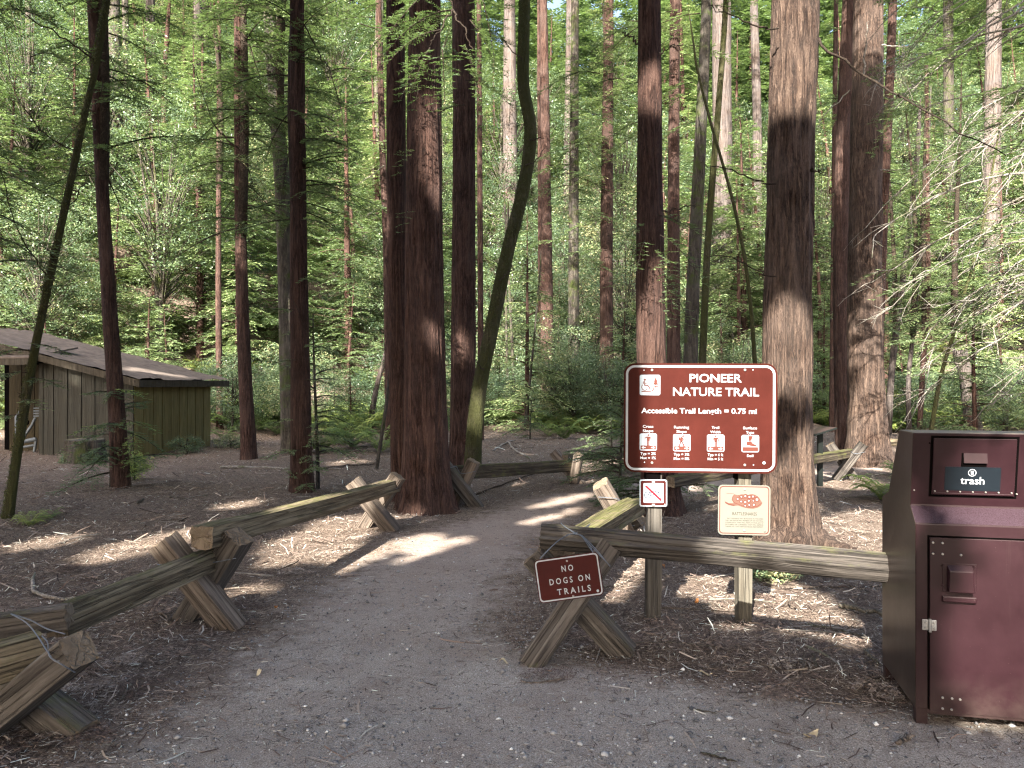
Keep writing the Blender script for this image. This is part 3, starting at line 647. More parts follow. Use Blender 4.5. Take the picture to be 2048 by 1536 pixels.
rail('upper split rail stub entering at the edge nearest the camera', P(-60, 1262, 3.45), P(138, 1232, 3.55), 0.11, 0.10, WOODG, 81)
rail('lower mossy green rail under the stub nearest the camera', P(-260, 1400, 2.95), P(80, 1300, 3.42), 0.12, 0.17, WOODM, 82)
rail('long mossy square rail rising from the near buck', P(118, 1247, 3.58), P(432, 1112, 5.02), 0.10, 0.135, WOODM, 83)
rail('cracked square rail running from the second buck to the big redwood', P(408, 1072, 4.78), P(785, 970, 8.35), 0.15, 0.135, WOODM, 84)
rail('dark mossy topped rail between the big redwood and the trail bend', P(880, 945, 9.75), P(1146, 932, 12.15), 0.14, 0.17, WOODV, 85)
rail('thin mossy rail continuing away past the trail bend', P(1128, 916, 12.2), P(1300, 908, 14.2), 0.12, 0.12, WOODV, 86)
rail('grey round log rail running from the dog notice to the bin', P(1084, 1073, 4.52), P(1905, 1150, 3.92), 0.135, 0.145, WOODL, 87, round_=True, rough=0.006, taper=1.08)
rail('short bright mossy rail leading back from the dog notice', P(1120, 1112, 4.75), P(1272, 1010, 7.2), 0.17, 0.14, WOODK, 88)
rail('mossy rail seen below the main sign reaching the info panel', P(1345, 966, 8.9), P(1700, 903, 12.4), 0.11, 0.13, WOODV, 89)
rail('far rail beyond the large paired redwoods at the right', P(1760, 884, 15.6), P(1900, 886, 16.6), 0.14, 0.14, WOODM, 90)

# ------------------------------------------------------------------ flat graphics for signs
def rrect(x0, z0, x1, z1, r, n=6):
    pts = []
    for (cx, cz, a0) in ((x1 - r, z1 - r, 0), (x0 + r, z1 - r, 90), (x0 + r, z0 + r, 180), (x1 - r, z0 + r, 270)):
        for k in range(n + 1):
            a = R(a0 + 90 * k / n); pts.append((cx + r * math.cos(a), cz + r * math.sin(a)))
    return pts                                             # counter-clockwise seen from the front (x right, z up)
def plate(name, pts, y0, y1, m, parent, M):
    """thin plate: front at y0 (towards the viewer, y0<y1)"""
    n = len(pts); V = [(x, y0, z) for x, z in pts] + [(x, y1, z) for x, z in pts]
    Fs = [tuple(range(n)), tuple(range(2 * n - 1, n - 1, -1))] + [(i, i + n, (i + 1) % n + n, (i + 1) % n) for i in range(n)]
    return mk(name, V, Fs, m, parent, M)
def ring_(name, outer, inner, y, m, parent, M):
    n = len(outer); V = [(x, y, z) for x, z in outer] + [(x, y, z) for x, z in inner]
    return mk(name, V, [(i, (i + 1) % n, (i + 1) % n + n, i + n) for i in range(n)], m, parent, M)
class Flat:
    def __init__(s): s.V = []; s.F = []; s.mi = []
    def poly(s, pts, y=0.0, mi=0):
        a = sum(pts[i][0] * pts[(i + 1) % len(pts)][1] - pts[(i + 1) % len(pts)][0] * pts[i][1] for i in range(len(pts)))
        if a < 0: pts = pts[::-1]
        b = len(s.V); s.V += [(x, y, z) for x, z in pts]; s.F.append(tuple(range(b, b + len(pts)))); s.mi.append(mi)
    def line(s, pts, wd, y=0.0, mi=0, closed=False):
        pts = [np.array(p, float) for p in pts]; n = len(pts)
        segs = n if closed else n - 1
        for i in range(segs):
            a, b = pts[i], pts[(i + 1) % n]; d = b - a; L = np.hypot(*d)
            if L < 1e-6: continue
            d = d / L; nn = np.array([-d[1], d[0]]) * wd / 2; e = d * wd * 0.3
            s.poly([tuple(a - nn - e), tuple(b - nn + e), tuple(b + nn + e), tuple(a + nn - e)], y - 0.00002 * (i % 2), mi)
    def circle(s, c, r, wd=None, y=0.0, mi=0, n=22, a0=0, a1=360):
        P_ = [(c[0] + r * math.cos(R(a0 + (a1 - a0) * k / n)), c[1] + r * math.sin(R(a0 + (a1 - a0) * k / n))) for k in range(n + (1 if a1 - a0 < 360 else 0))]
        if wd is None: s.poly(P_, y, mi)
        else: s.line(P_, wd, y, mi, a1 - a0 >= 360)
    def obj(s, name, mats, parent, M): return mk(name, s.V, s.F, mats, parent, M, mi=s.mi)
def text(name, body, x0, x1, zb, cap, m, parent, M, y, bold=0.012, spacing=1.0):
    """lettering fitted between x0 and x1 on the base line zb with the given capital height"""
    cu = bpy.data.curves.new('lettering', 'FONT'); cu.body = body; cu.size = 1.0; cu.offset = bold; cu.resolution_u = 3; cu.fill_mode = 'FRONT'; cu.space_character = spacing
    to = bpy.data.objects.new('lettering_src', cu); C.objects.link(to)
    dg = bpy.context.evaluated_depsgraph_get(); dg.update()
    me = bpy.data.meshes.new_from_object(to.evaluated_get(dg)); bpy.data.objects.remove(to); bpy.data.curves.remove(cu)
    co = np.zeros(len(me.vertices) * 3); me.vertices.foreach_get('co', co); co = co.reshape(-1, 3)
    wx = co[:, 0].max() - co[:, 0].min(); kx = (x1 - x0) / wx; kz = cap / 0.70
    new = np.stack([x0 + (co[:, 0] - co[:, 0].min()) * kx, np.full(len(co), y), zb + co[:, 1] * kz], 1)
    me.vertices.foreach_set('co', new.ravel()); me.materials.clear(); me.materials.append(m); me.name = name; me.update()
    return link(bpy.data.objects.new(name, me), parent, M)
def bolt(parent, M, x, z, y, r=0.009, m=BOLT):
    V, Fs = [], []; n = 10
    for (rr, dy) in ((r, 0), (r, -0.003), (r * 0.6, -0.006)):
        for k in range(n): V.append((x + rr * math.cos(6.283 * k / n), y + dy, z + rr * math.sin(6.283 * k / n)))
    for q in range(2):
        for k in range(n): Fs.append((q * n + k, q * n + (k + 1) % n, (q + 1) * n + (k + 1) % n, (q + 1) * n + k))
    Fs.append(tuple(range(2 * n, 3 * n)))
    return mk('bolt', V, Fs, m, parent, M, smooth=False)

# ------------------------------------------------------------------ main trail sign on two posts
YS = 4.90
base = Vector((1.21, 4.97, 0))
Msg = Matrix.Translation(P(1401, 835.5, YS)) @ Matrix.Rotation(R(-4), 4, 'Z') @ Matrix.Rotation(R(0.25), 4, 'Y')
ts = thing('trail_sign', base, 'large brown nature trail sign with white border on two square posts', 'trail sign')
def L2(px, py, M=Msg): return ray_to_plane(px, py, M)
def rr_px(x0, y0, x1, y1, rpx, M=Msg):
    a = L2(x0, y1, M); b = L2(x1, y0, M); k = YS / F
    return a[0], a[1], b[0], b[1], rpx * k
x0, z0, x1, z1, r_ = rr_px(1247, 727, 1555, 944, 22)
panel = plate('sign_panel', rrect(x0, z0, x1, z1, r_), 0.0, 0.006, SIGNBR, ts, Msg)
k = YS / F
ring_('border', rrect(x0 + 4 * k, z0 + 4 * k, x1 - 4 * k, z1 - 4 * k, r_ - 4 * k), rrect(x0 + 8.6 * k, z0 + 8.6 * k, x1 - 8.6 * k, z1 - 8.6 * k, r_ - 8.6 * k), -0.0015, WHITEP, ts, Msg)
def tpx(body, xa, xb, yb, capx, m=WHITEP, par=ts, M=Msg, y=-0.0016, bold=0.014, sp=1.0, name='lettering'):
    a = L2(xa, yb, M); b = L2(xb, yb, M); kk = (b[0] - a[0]) / (xb - xa)
    return text(name, body, a[0], b[0], a[1], capx * kk, m, par, M, y, bold, sp)
tpx('PIONEER', 1379, 1483.5, 764, 16.5, bold=0.016); tpx('NATURE TRAIL', 1346, 1518, 791.3, 16.5, bold=0.016)
tpx('Accessible Trail Length = 0.75 mi', 1282.5, 1513.5, 826, 10.5, bold=0.018)
for (ln1, ln2, c_, y_, a_, b_, l1, l2) in (('Cross', 'Slope', 1296, 0, 'Typ = 2%', 'Max = 1%', 10.5, 10.5), ('Running', 'Slope', 1363, 1.5, 'Typ = 3%', 'Max = 8%', 15, 10), ('Trail', 'Width', 1430.8, 2.3, 'Typ = 6 ft', 'Min = 5 ft', 7.5, 10.2), ('Surface', 'Type', 1500, 3.2, 'Soil', None, 14, 8)):
    tpx(ln1, c_ - l1, c_ + l1, 855.2 + y_, 5.2, bold=0.012); tpx(ln2, c_ - l2, c_ + l2, 864 + y_, 5.2, bold=0.012)
    hw = 15.5 if b_ else 6.5
    tpx(a_, c_ - hw, c_ + hw, 909.5 + y_ + (0 if b_ else 1.2), 5.2, bold=0.012)
    if b_: tpx(b_, c_ - hw, c_ + hw, 918 + y_, 5.2, bold=0.012)
    cx, cz = L2(c_ + 0.5, 884 + y_); h = 17.2 * k; pg = Flat(); pg.poly(rrect(cx - h, cz - h, cx + h, cz + h, 3.5 * k, 4)); pic = pg.obj('pictogram', [WHITE], ts, Msg @ Matrix.Translation((0, -0.0014, 0)))
    f = Flat(); u = h / 17.2
    def q(*pts): return [(cx + x * u, cz + z * u) for x, z in pts]
    f.poly(q((-15.3, -15), (15.3, -15), (15.3, -7), (-15.3, -7)))
    if b_:
        for sg in (-1, 1):
            f.poly(q((sg * 13.5, -11), (sg * 9.5, -8), (sg * 9.5, -14)), -0.0006, 1); f.poly(q((sg * 9.6, -10), (sg * 5.5, -10), (sg * 5.5, -12), (sg * 9.6, -12)), -0.0006, 1)
    if ln1 == 'Running':
        f.circle((cx + 2.5 * u, cz + 13.5 * u), 2.0 * u); f.poly(q((-2.5, 11.5), (1.5, 11.8), (2.2, 4), (1, 1), (-3.5, 1), (-3.2, 6)))
        f.poly(q((-6.5, 10.5), (-3, 11.5), (-3.2, 4), (-6, 5))); f.line(q((-2, 2), (-3.5, -2.5), (-5.5, -6.8)), 2.4 * u); f.line(q((0.2, 2), (2.4, -2), (4.5, -6.8)), 2.4 * u)
        f.line(q((1.5, 9), (4.5, 5.6), (8, 6.5)), 1.5 * u); f.line(q((8.6, 7.5), (3.4, -6.5)), 0.7 * u)
    elif ln1 == 'Surface':
        f.poly(q((-4, 15.2), (5, 15.2), (2, 6), (-3.6, 5))); f.poly(q((-7, 3.6), (-1.5, 4.6), (1.8, 4.9), (4, 1), (10, -2.2), (12.2, -3.4), (12.2, -6), (4, -5), (-2, -3.8), (-7.6, -3.4)))
    else:
        f.circle((cx, cz + 14 * u), 1.9 * u); f.poly(q((-3.8, 11.2), (3.8, 11.2), (2.6, 2.2), (-2.6, 2.2)))
        f.line(q((-1.4, 3), (-1.3, -6.6)), 2.3 * u); f.line(q((1.4, 3), (1.3, -6.6)), 2.3 * u); f.line(q((3.4, 10.4), (5.4, 6.5), (5.2, 3)), 1.7 * u)
        f.line(q((-3.4, 10.4), (-5.4, 6.5), (-5.0, 3)) if ln1 == 'Trail' else q((-3.4, 10.4), (-5.6, 8), (-6.8, 8.4)), 1.7 * u)
        if ln1 == 'Cross': f.line(q((-6.9, 10), (-6.6, -6.6)), 0.8 * u)
    f.obj('symbol', [BROWNI, WHITEP], pic, Msg @ Matrix.Translation((0, -0.0022, 0)))
# accessible trail pictogram
cx, cz = L2(1300, 770); h = 20.5 * k; pg = Flat(); pg.poly(rrect(cx - h, cz - h, cx + h, cz + h, 3.5 * k, 4)); pic = pg.obj('pictogram', [WHITE], ts, Msg @ Matrix.Translation((0, -0.0014, 0)))
f = Flat(); u = k
def q(*pts): return [(cx + x * u, cz + z * u) for x, z in pts]
f.circle((cx - 10.3 * u, cz + 10.6 * u), 2.2 * u); f.line(q((-10.5, 7.5), (-10.5, -0.5), (-4.3, -0.8), (0.8, -8.6)), 2.2 * u); f.line(q((-9.8, 3.6), (-4.6, 3.6)), 1.3 * u)
f.line(q((-13.4, 6.6), (-13.6, 2.4)), 1.8 * u); f.circle((cx - 10.2 * u, cz - 4.2 * u), 6.3 * u, 1.5 * u, a0=135, a1=325)
f.line(q((-16.4, -13), (0, -12.8), (5, -11.5), (7.2, -8), (7.6, -4.6), (9.5, -3.2), (16.5, -3.2)), 1.9 * u)
f.line(q((11.2, -6.8), (11.2, 1)), 1.3 * u); f.poly(q((11.2, 16), (7.3, 6.4), (9, 6.6), (5.7, 0.6), (16.7, 0.6), (13.4, 6.6), (15.1, 6.4)))
f.obj('symbol', [BROWNI], pic, Msg @ Matrix.Translation((0, -0.0022, 0)))
for (bx, by) in ((1304, 740), (1490, 740), (1304, 925.5), (1489.5, 930)): a = L2(bx, by); bolt(ts, Msg, a[0], a[1], 0, 0.0085)
for (bx, by) in ((1528, 926),): a = L2(bx, by); bolt(ts, Msg, a[0], a[1], 0, 0.010, WHITEP)
for (bx, by) in ((1288, 740.5), (1506, 740), (1289, 924.5), (1507, 930)): a = L2(bx, by); bolt(ts, Msg, a[0], a[1], 0.0028, 0.0045, WHITEP)
def sq_post(px, py, Y, m, ztop, seed):
    b = P(px, py, Y); b.z = -0.1
    beam('post', b, (b.x, b.y, ztop), 0.088, 0.088, m, ts, seed, up=(0, 1, 0), rough=0.0012, bevel=0.08, n=24)
sq_post(1304.5, 1246, 4.985, WOODP, 1.60, 201); sq_post(1484, 1244, 4.985, WOODY, 1.60, 202)
for (px_, yy) in ((1304.5, 940), (1484, 940)):             # black band around each post just below the panel
    b = P(px_, 951, 4.985)
    mk('post_band', [(b.x + sx * 0.0455, b.y + sy * 0.0455, b.z + sz * 0.022) for sz in (-1, 1) for sy in (-1, 1) for sx in (-1, 1)], [(0, 1, 5, 4), (1, 3, 7, 5), (3, 2, 6, 7), (2, 0, 4, 6)], BLACK, ts)
for (px_, ya, yb_) in ((1304.5, 1150, 1204), (1484, 1183, 1226)): pass

# ------------------------------------------------------------------ no bicycle sign
YB = 4.925
Mb = Matrix.Translation(P(1306.5, 986, YB)) @ Matrix.Rotation(R(-2), 4, 'Z')
nb = thing('no_bicycle_sign', Mb.to_translation(), 'small square sign with a red slash over a bicycle fixed below the main sign', 'sign')
kb = YB / F
plate('sign_panel', rrect(-27.5 * kb, -27 * kb, 27.5 * kb, 27 * kb, 4 * kb), -0.003, 0.0, WHITE, nb, Mb)
plate('frame', rrect(-25 * kb, -24.5 * kb, 25 * kb, 24.5 * kb, 3 * kb), -0.0042, -0.003, SIGNDK, nb, Mb)
f = Flat(); f.poly(rrect(-20 * kb, -19.5 * kb, 20.5 * kb, 20 * kb, 2 * kb), 0); f.obj('pictogram_field', [WHITE], nb, Mb @ Matrix.Translation((0, -0.0046, 0)))
f = Flat(); u = kb
f.circle((-11.3 * u, -3.8 * u), 6.2 * u, 1.3 * u); f.circle((13 * u, -3.8 * u), 6.2 * u, 1.3 * u)
f.line([(-11.3 * u, -3.8 * u), (-2 * u, -4.6 * u), (6.5 * u, 4.2 * u), (-4.8 * u, 3.0 * u), (-11.3 * u, -3.8 * u)], 1.3 * u); f.line([(13 * u, -3.8 * u), (6.8 * u, 6.4 * u), (1 * u, 6.6 * u)], 1.3 * u)
f.line([(-2 * u, -4.6 * u), (-6.4 * u, 6 * u)], 0.9 * u); f.line([(-8.4 * u, 6.2 * u), (-4.6 * u, 6.2 * u)], 1.4 * u)
f.obj('bicycle_symbol', [BLUEI], nb, Mb @ Matrix.Translation((0, -0.0050, 0)))
f = Flat(); f.poly([(-16.6 * u, 13.2 * u), (-13.4 * u, 15.2 * u), (17.3 * u, -13.4 * u), (14.5 * u, -16.2 * u)][::-1]); f.obj('slash', [RED], nb, Mb @ Matrix.Translation((0, -0.0055, 0)))
for zz in (23, -23.2):
    f = Flat(); f.poly([(-3 * u, (zz - 3) * u), (3 * u, (zz - 3) * u), (3 * u, (zz + 2) * u), (-3 * u, (zz + 2) * u)]); f.obj('strap', [BOLT], nb, Mb @ Matrix.Translation((0, -0.0062, 0)))
bolt(nb, Mb, 0.0, 20.5 * u, -0.0065, 0.006); bolt(nb, Mb, 22.5 * u, -22.5 * u, -0.0045, 0.005)

# ------------------------------------------------------------------ rattlesnake sign
YR = 4.915
Mr = Matrix.Translation(P(1488, 1020, YR)) @ Matrix.Rotation(R(-3), 4, 'Z') @ Matrix.Rotation(R(0.6), 4, 'Y')
rs = thing('rattlesnake_sign', Mr.to_translation(), 'cream square warning sign with a brown coiled rattlesnake drawing', 'sign')
u = YR / F
plate('sign_panel', rrect(-51.5 * u, -50 * u, 51.5 * u, 50 * u, 9 * u), -0.003, 0, CREAM, rs, Mr)
ring_('border', rrect(-49 * u, -47.5 * u, 49 * u, 47.5 * u, 7 * u), rrect(-47.3 * u, -45.8 * u, 47.3 * u, 45.8 * u, 6 * u), -0.0036, BROWNI, rs, Mr)
f = Flat()
body = [(-23, 34), (-19, 31), (-12, 29.5), (-6, 31.5), (0, 31.5), (3, 32.5), (7, 30.5), (14, 32.5), (22, 31), (29, 25.5), (33, 19), (36, 15), (33, 9.5), (27, 5.5), (18, 3), (8, 3.5), (-4, 6), (-12, 9), (-20, 8), (-30, 10.5), (-37, 14.5), (-40, 19.5), (-38, 17), (-31, 13.5), (-21, 13.5), (-24, 20), (-23, 26), (-20, 30)]
f.poly([(x * u, z * u) for x, z in body], 0, 0)
for (x, z, r_) in ((-13, 22, 3.2), (-6, 26.2, 3.2), (2, 28, 3.4), (-6, 17, 3.2), (2, 16, 3.6), (10, 26.5, 3.6), (9, 19, 3.4), (17, 27.5, 3.4), (25, 21.5, 4.6), (10, 10.5, 3.2), (19, 11, 3.6), (2, 8.8, 2.8), (18, 19, 2.6)):
    f.circle((x * u, z * u), r_ * u, 1.0 * u, -0.0004, 1, 12)
    f.circle((x * u, z * u), r_ * 0.45 * u, None, -0.0005, 2, 8)
f.line([(x * u, z * u) for x, z in ((-20, 30), (-23, 26), (-24, 20), (-19, 14), (-10, 11), (2, 6.5), (14, 5), (26, 8), (34, 14.5))], 1.1 * u, -0.0006, 1)
f.line([(x * u, z * u) for x, z in ((-37, 14.5), (-30, 10.8), (-20, 9))], 2.2 * u, -0.0006, 1); f.line([(x * u, z * u) for x, z in ((-35, 33), (-23, 33))], 0.6 * u, -0.0006, 1)
f.line([(x * u, z * u) for x, z in ((-12, 29), (-2, 22.5), (8, 23), (14, 15))], 1.0 * u, -0.0006, 1); f.line([(x * u, z * u) for x, z in ((5, 31), (9, 24), (17, 23), (26, 28))], 1.0 * u, -0.0006, 1)
f.obj('snake_drawing', [TANI, BROWNI, WHITE], rs, Mr @ Matrix.Translation((0, -0.0036, 0)))
text('lettering', 'RATTLESNAKES', -23 * u, 25 * u, -10.5 * u, 6.2 * u, PRINTD, rs, Mr, -0.0037, 0.0, 1.0)
for i, ln in enumerate(('RATTLESNAKES MAY BE FOUND IN THIS AREA', 'THEY ARE IMPORTANT MEMBERS OF THE NATURAL', 'COMMUNITY. THEY WILL NOT ATTACK, BUT IF', 'DISTURBED OR CORNERED, THEY WILL DEFEND', 'THEMSELVES. GIVE THEM DISTANCE AND RESPECT.')):
    text('lettering', ln, (-33 if i == 0 else -37) * u, 38 * u, (-18.3 - i * 4.05) * u, 2.5 * u, PRINTD, rs, Mr, -0.0037, 0.0, 1.0)
for (x, z, m_) in ((0.5, 41.5, BOLT), (0.5, -41, BOLT), (41, -41, CREAM)): bolt(rs, Mr, x * u, z * u, -0.0035, 0.0075, m_)

# ------------------------------------------------------------------ no dogs sign hanging from wire
YD = 4.20
Md = Matrix.Translation(P(1137.5, 1155, YD)) @ Matrix.Rotation(R(-1), 4, 'Z') @ Matrix.Rotation(R(-8.2), 4, 'Y') @ Matrix.Rotation(R(-4), 4, 'X')
nd = thing('no_dogs_sign', Md.to_translation(), 'crooked brown notice hanging by wire from the crossed posts', 'sign')
u = YD / F
plate('sign_panel', rrect(-65 * u, -43 * u, 65 * u, 43 * u, 9 * u), -0.003, 0, SIGNDK, nd, Md)
ring_('border', rrect(-63.3 * u, -41.3 * u, 63.3 * u, 41.3 * u, 7.6 * u), rrect(-60.6 * u, -38.6 * u, 60.6 * u, 38.6 * u, 6 * u), -0.0036, WHITEP, nd, Md)
for (s_, xa, xb, zb) in (('N O', -12, 11.5, 13.2), ('D O G S   O N', -39.5, 42, -9.8), ('T R A I L S', -27, 40.5, -31.2)):
    text('lettering', s_, xa * u, xb * u, zb * u, 11.6 * u, WHITEP, nd, Md, -0.0037, 0.018, 1.0)
for (x, z, m_) in ((1, 33, BOLT), (3.5, -37, BOLT), (53.5, -33.5, WHITEP)): bolt(nd, Md, x * u, z * u, -0.0035, 0.006 if m_ is BOLT else 0.0075, m_)
for pts in ([P(1080, 1118, 4.16), P(1112, 1085, 4.22), P(1138, 1069, 4.36), P(1150, 1068, 4.40), P(1128, 1052, 4.45), P(1122, 1046, 4.52)], [P(1220, 1133, 4.2), P(1195, 1102, 4.2), P(1165, 1072, 4.36), P(1150, 1068, 4.40), P(1170, 1055, 4.45), P(1180, 1048, 4.52)], [P(1186, 1106, 4.18), P(1180, 1092, 4.22), P(1165, 1073, 4.35), P(1148, 1067, 4.40)]):
    tube_obj('wire', smooth_path(pts, 28), 0.0026, WIRE, nd, None, 6)
    tube_obj('wire', smooth_path([p + Vector((0.006 * math.sin(i * 5), -0.004, 0.006 * math.cos(i * 4))) for i, p in enumerate(pts)], 28), 0.0022, WIRE, nd, None, 6)
# wire on the nearest buck and on the crack of the second
b0 = [o for o in C.objects if o.name == 'fence_buck'][0]
for pts in ([P(22, 1228, 3.36), P(52, 1245, 3.28), P(75, 1272, 3.18), P(105, 1318, 3.1), P(118, 1322, 3.08)], [P(22, 1228, 3.36), P(60, 1240, 3.34), P(95, 1258, 3.3), P(130, 1268, 3.2)], [P(84, 1272, 3.3), P(95, 1285, 3.25), P(98, 1310, 3.12), P(105, 1318, 3.1)], [P(105, 1318, 3.09), P(125, 1330, 3.085), P(150, 1345, 3.14)]):
    tube_obj('wire', smooth_path(pts, 24), 0.0028, WIRE, b0, None, 6)

# ------------------------------------------------------------------ trash bin
Mt = Matrix.Translation((1.835, 3.5, 0)) @ Matrix.Rotation(R(-12.5), 4, 'Z')
tb = thing('trash_bin', (1.835, 3.5, 0), 'tall maroon metal trash bin with hinged door and upper hopper flap', 'trash bin')
WB = 1.22
prof = [(0.0, 0.075), (0.0, 0.917), (0.080, 0.988), (0.035, 1.327), (0.27, 1.327), (0.47, 1.00), (0.60, 0.955), (0.60, 0.075)]
n = len(prof)
bm = bmesh.new()
va = [bm.verts.new((0, y, z)) for y, z in prof]; vb = [bm.verts.new((WB, y, z)) for y, z in prof]
bm.faces.new(va); bm.faces.new(vb[::-1])
for i in range(n): bm.faces.new((va[i], vb[i], vb[(i + 1) % n], va[(i + 1) % n])[::-1])
bmesh.ops.recalc_face_normals(bm, faces=bm.faces)
bmesh.ops.bevel(bm, geom=[e for e in bm.edges], offset=0.005, segments=2, affect='EDGES', profile=0.5)
me = bpy.data.meshes.new('body'); bm.to_mesh(me); bm.free()
me.materials.append(MAROON); me.materials.append(BRONZE); me.materials.append(BINTOP); me.materials.append(MAROOND)
for p_ in me.polygons:
    if p_.normal.x < -0.7: p_.material_index = 1
    elif p_.normal.z > 0.9 and p_.center.z > 1.3: p_.material_index = 2
    elif 0.92 < p_.center.z < 0.985 and p_.normal.y < -0.4: p_.material_index = 3
link(bpy.data.objects.new('body', me), tb, Mt)
def boxl(name, x0, x1, y0, y1, z0, z1, m, parent=tb, M=Mt, bev=0.002):
    bm = bmesh.new(); bmesh.ops.create_cube(bm, size=1)
    for v in bm.verts: v.co = Vector(((x0 + x1) / 2 + v.co.x * (x1 - x0), (y0 + y1) / 2 + v.co.y * (y1 - y0), (z0 + z1) / 2 + v.co.z * (z1 - z0)))
    if bev: bmesh.ops.bevel(bm, geom=bm.edges[:], offset=bev, segments=2, affect='EDGES', profile=0.5)
    me = bpy.data.meshes.new(name); bm.to_mesh(me); bm.free(); me.materials.append(m)
    return link(bpy.data.objects.new(name, me), parent, M)
def bf(px, py, dy=0.0): return ray_to_plane(px, py, Mt @ Matrix.Translation((0, dy, 0)))
# lower door with its dark gap, reveal and lower skirt
dx0, dz1 = bf(1858.5, 1074); dz0 = bf(1860, 1421)[1]; dx1 = WB - 0.06
boxl('door_gap', dx0 - 0.008, dx1 + 0.008, -0.0015, 0.004, dz0 - 0.008, dz1 + 0.008, BLACK, bev=0)
door = boxl('door', dx0, dx1, -0.010, 0.0, dz0, dz1, MAROON)
boxl('skirt', dx0 - 0.01, WB - 0.05, -0.006, 0.004, 0.078, dz0 - 0.010, MAROON)
for (px_, py_) in ((1866, 1085), (1885, 1086), (1866, 1107), (1885, 1108), (1922, 1110), (1885, 1395), (1904, 1397), (1920, 1399), (1885, 1417), (1903, 1419)):
    x_, z_ = bf(px_, py_, -0.01); bolt(tb, Mt, x_, z_, -0.010, 0.0055)
xa, za = bf(1893, 1181, -0.01); xb, zb = bf(1944, 1131, -0.01)
boxl('latch_cover', xa - 0.018, xb + 0.018, -0.014, -0.010, za - 0.004, zb + 0.006, MAROON)
bm = bmesh.new(); bmesh.ops.create_cube(bm, size=1)
for v in bm.verts: v.co = Vector(((xa + xb) / 2 + v.co.x * (xb - xa), -0.014 - 0.016 + v.co.y * 0.032, (za + zb) / 2 + v.co.z * (zb - za)))
for v in bm.verts:
    if v.co.y < -0.03 and v.co.z > za + 0.05: v.co.z -= 0.022; v.co.x += 0.004 if v.co.x < (xa + xb) / 2 else -0.004
bmesh.ops.bevel(bm, geom=bm.edges[:], offset=0.004, segments=2, affect='EDGES', profile=0.5)
me = bpy.data.meshes.new('latch_box'); bm.to_mesh(me); bm.free(); me.materials.append(MAROON); link(bpy.data.objects.new('latch_box', me), tb, Mt)
for (px_, py_) in ((1885, 1132), (1948, 1133), (1885, 1170), (1948, 1174)): x_, z_ = bf(px_, py_, -0.014); bolt(tb, Mt, x_, z_, -0.014, 0.004, MAROON)
xa, za = bf(1883, 1204, -0.01); xb, zb = bf(1951, 1192, -0.01); boxl('pull_bar', xa, xb, -0.030, -0.008, za + 0.006, zb - 0.004, MAROON, bev=0.004)
# steel hinge
hx, hz_ = bf(1859, 1250, -0.01)
hg = boxl('hinge', hx - 0.030, hx - 0.004, -0.012, -0.004, hz_ - 0.024, hz_ + 0.024, STEEL); boxl('hinge', hx + 0.006, hx + 0.028, -0.016, -0.008, hz_ - 0.024, hz_ + 0.024, STEEL)
tube_obj('hinge_pin', [(hx + 0.001, -0.016, hz_ - 0.03), (hx + 0.001, -0.016, hz_ + 0.028)], 0.006, STEEL, tb, Mt)
for (dx_, dz_) in ((-0.018, 0.012), (-0.018, -0.012), (0.018, 0.012), (0.018, -0.012)): bolt(tb, Mt, hx + dx_, hz_ + dz_, -0.016 if dx_ > 0 else -0.012, 0.0048)
# upper hopper flap (flush panel on the set-back upper face)
Mu = Mt @ Matrix.Translation((0, 0.080, 0.988)) @ Matrix.Rotation(R(7.56), 4, 'X')      # upper face leans towards the viewer at the top
def uf(px, py): return ray_to_plane(px, py, Mu)
Mu2 = Mu @ Matrix.Translation((0, 0.0005, 0))
def uf(px, py): return ray_to_plane(px, py, Mu2)
fx0, fz1 = uf(1867, 876); fx1, fz0 = uf(2027, 993)
boxl('flap_gap', fx0 - 0.011, fx1 + 0.011, -0.0015, 0.002, fz0 - 0.011, fz1 + 0.011, BLACK, M=Mu2, bev=0)
flap = boxl('flap', fx0, fx1, -0.008, 0.0, fz0, fz1, MAROONU, M=Mu2)
xa, za = uf(1921, 924); xb, zb = uf(1973, 906)
mk('grip_recess', [(xa, 0, za - 0.02), (xb, 0, za - 0.02), (xb, 0, zb), (xa, 0, zb)], [(0, 1, 2, 3)], BLACK, flap, Mu2 @ Matrix.Translation((0, -0.0088, 0)))
mk('grip', [(xa + 0.008, -0.021, za), (xb, -0.021, za), (xb, -0.010, zb), (xa + 0.008, -0.010, zb), (xa + 0.008, -0.017, za), (xb, -0.017, za)], [(0, 1, 2, 3), (0, 4, 5, 1), (1, 5, 2), (0, 3, 4)], MAROONU, flap, Mu2)
sx0, sz0 = uf(1887, 979); sx1, sz1 = uf(2001, 934.5)
stick = plate('sticker', rrect(sx0, sz0, sx1, sz1, 0.004, 2), -0.0094, -0.008, NAVY, flap, Mu2)
ta = uf(1919, 966.5); tb_ = uf(1967, 966.5); text('lettering', 'trash', ta[0], tb_[0], ta[1], 0.034, WHITEP, flap, Mu2, -0.0098, 0.012, 1.0)
icx, icz = uf(1943, 944.5); f = Flat(); ku = (tb_[0] - ta[0]) / 48
f.circle((icx, icz), 7.6 * ku, 1.4 * ku, 0, 0, 24)
f.poly([(icx - 3 * ku, icz + 2.4 * ku), (icx + 3 * ku, icz + 2.4 * ku), (icx + 2.4 * ku, icz - 4.4 * ku), (icx - 2.4 * ku, icz - 4.4 * ku)]); f.poly([(icx - 3.6 * ku, icz + 4.2 * ku), (icx + 3.6 * ku, icz + 4.2 * ku), (icx + 3.6 * ku, icz + 3.2 * ku), (icx - 3.6 * ku, icz + 3.2 * ku)])
f.obj('bin_symbol', [WHITEP], flap, Mu2 @ Matrix.Translation((0, -0.0098, 0)))
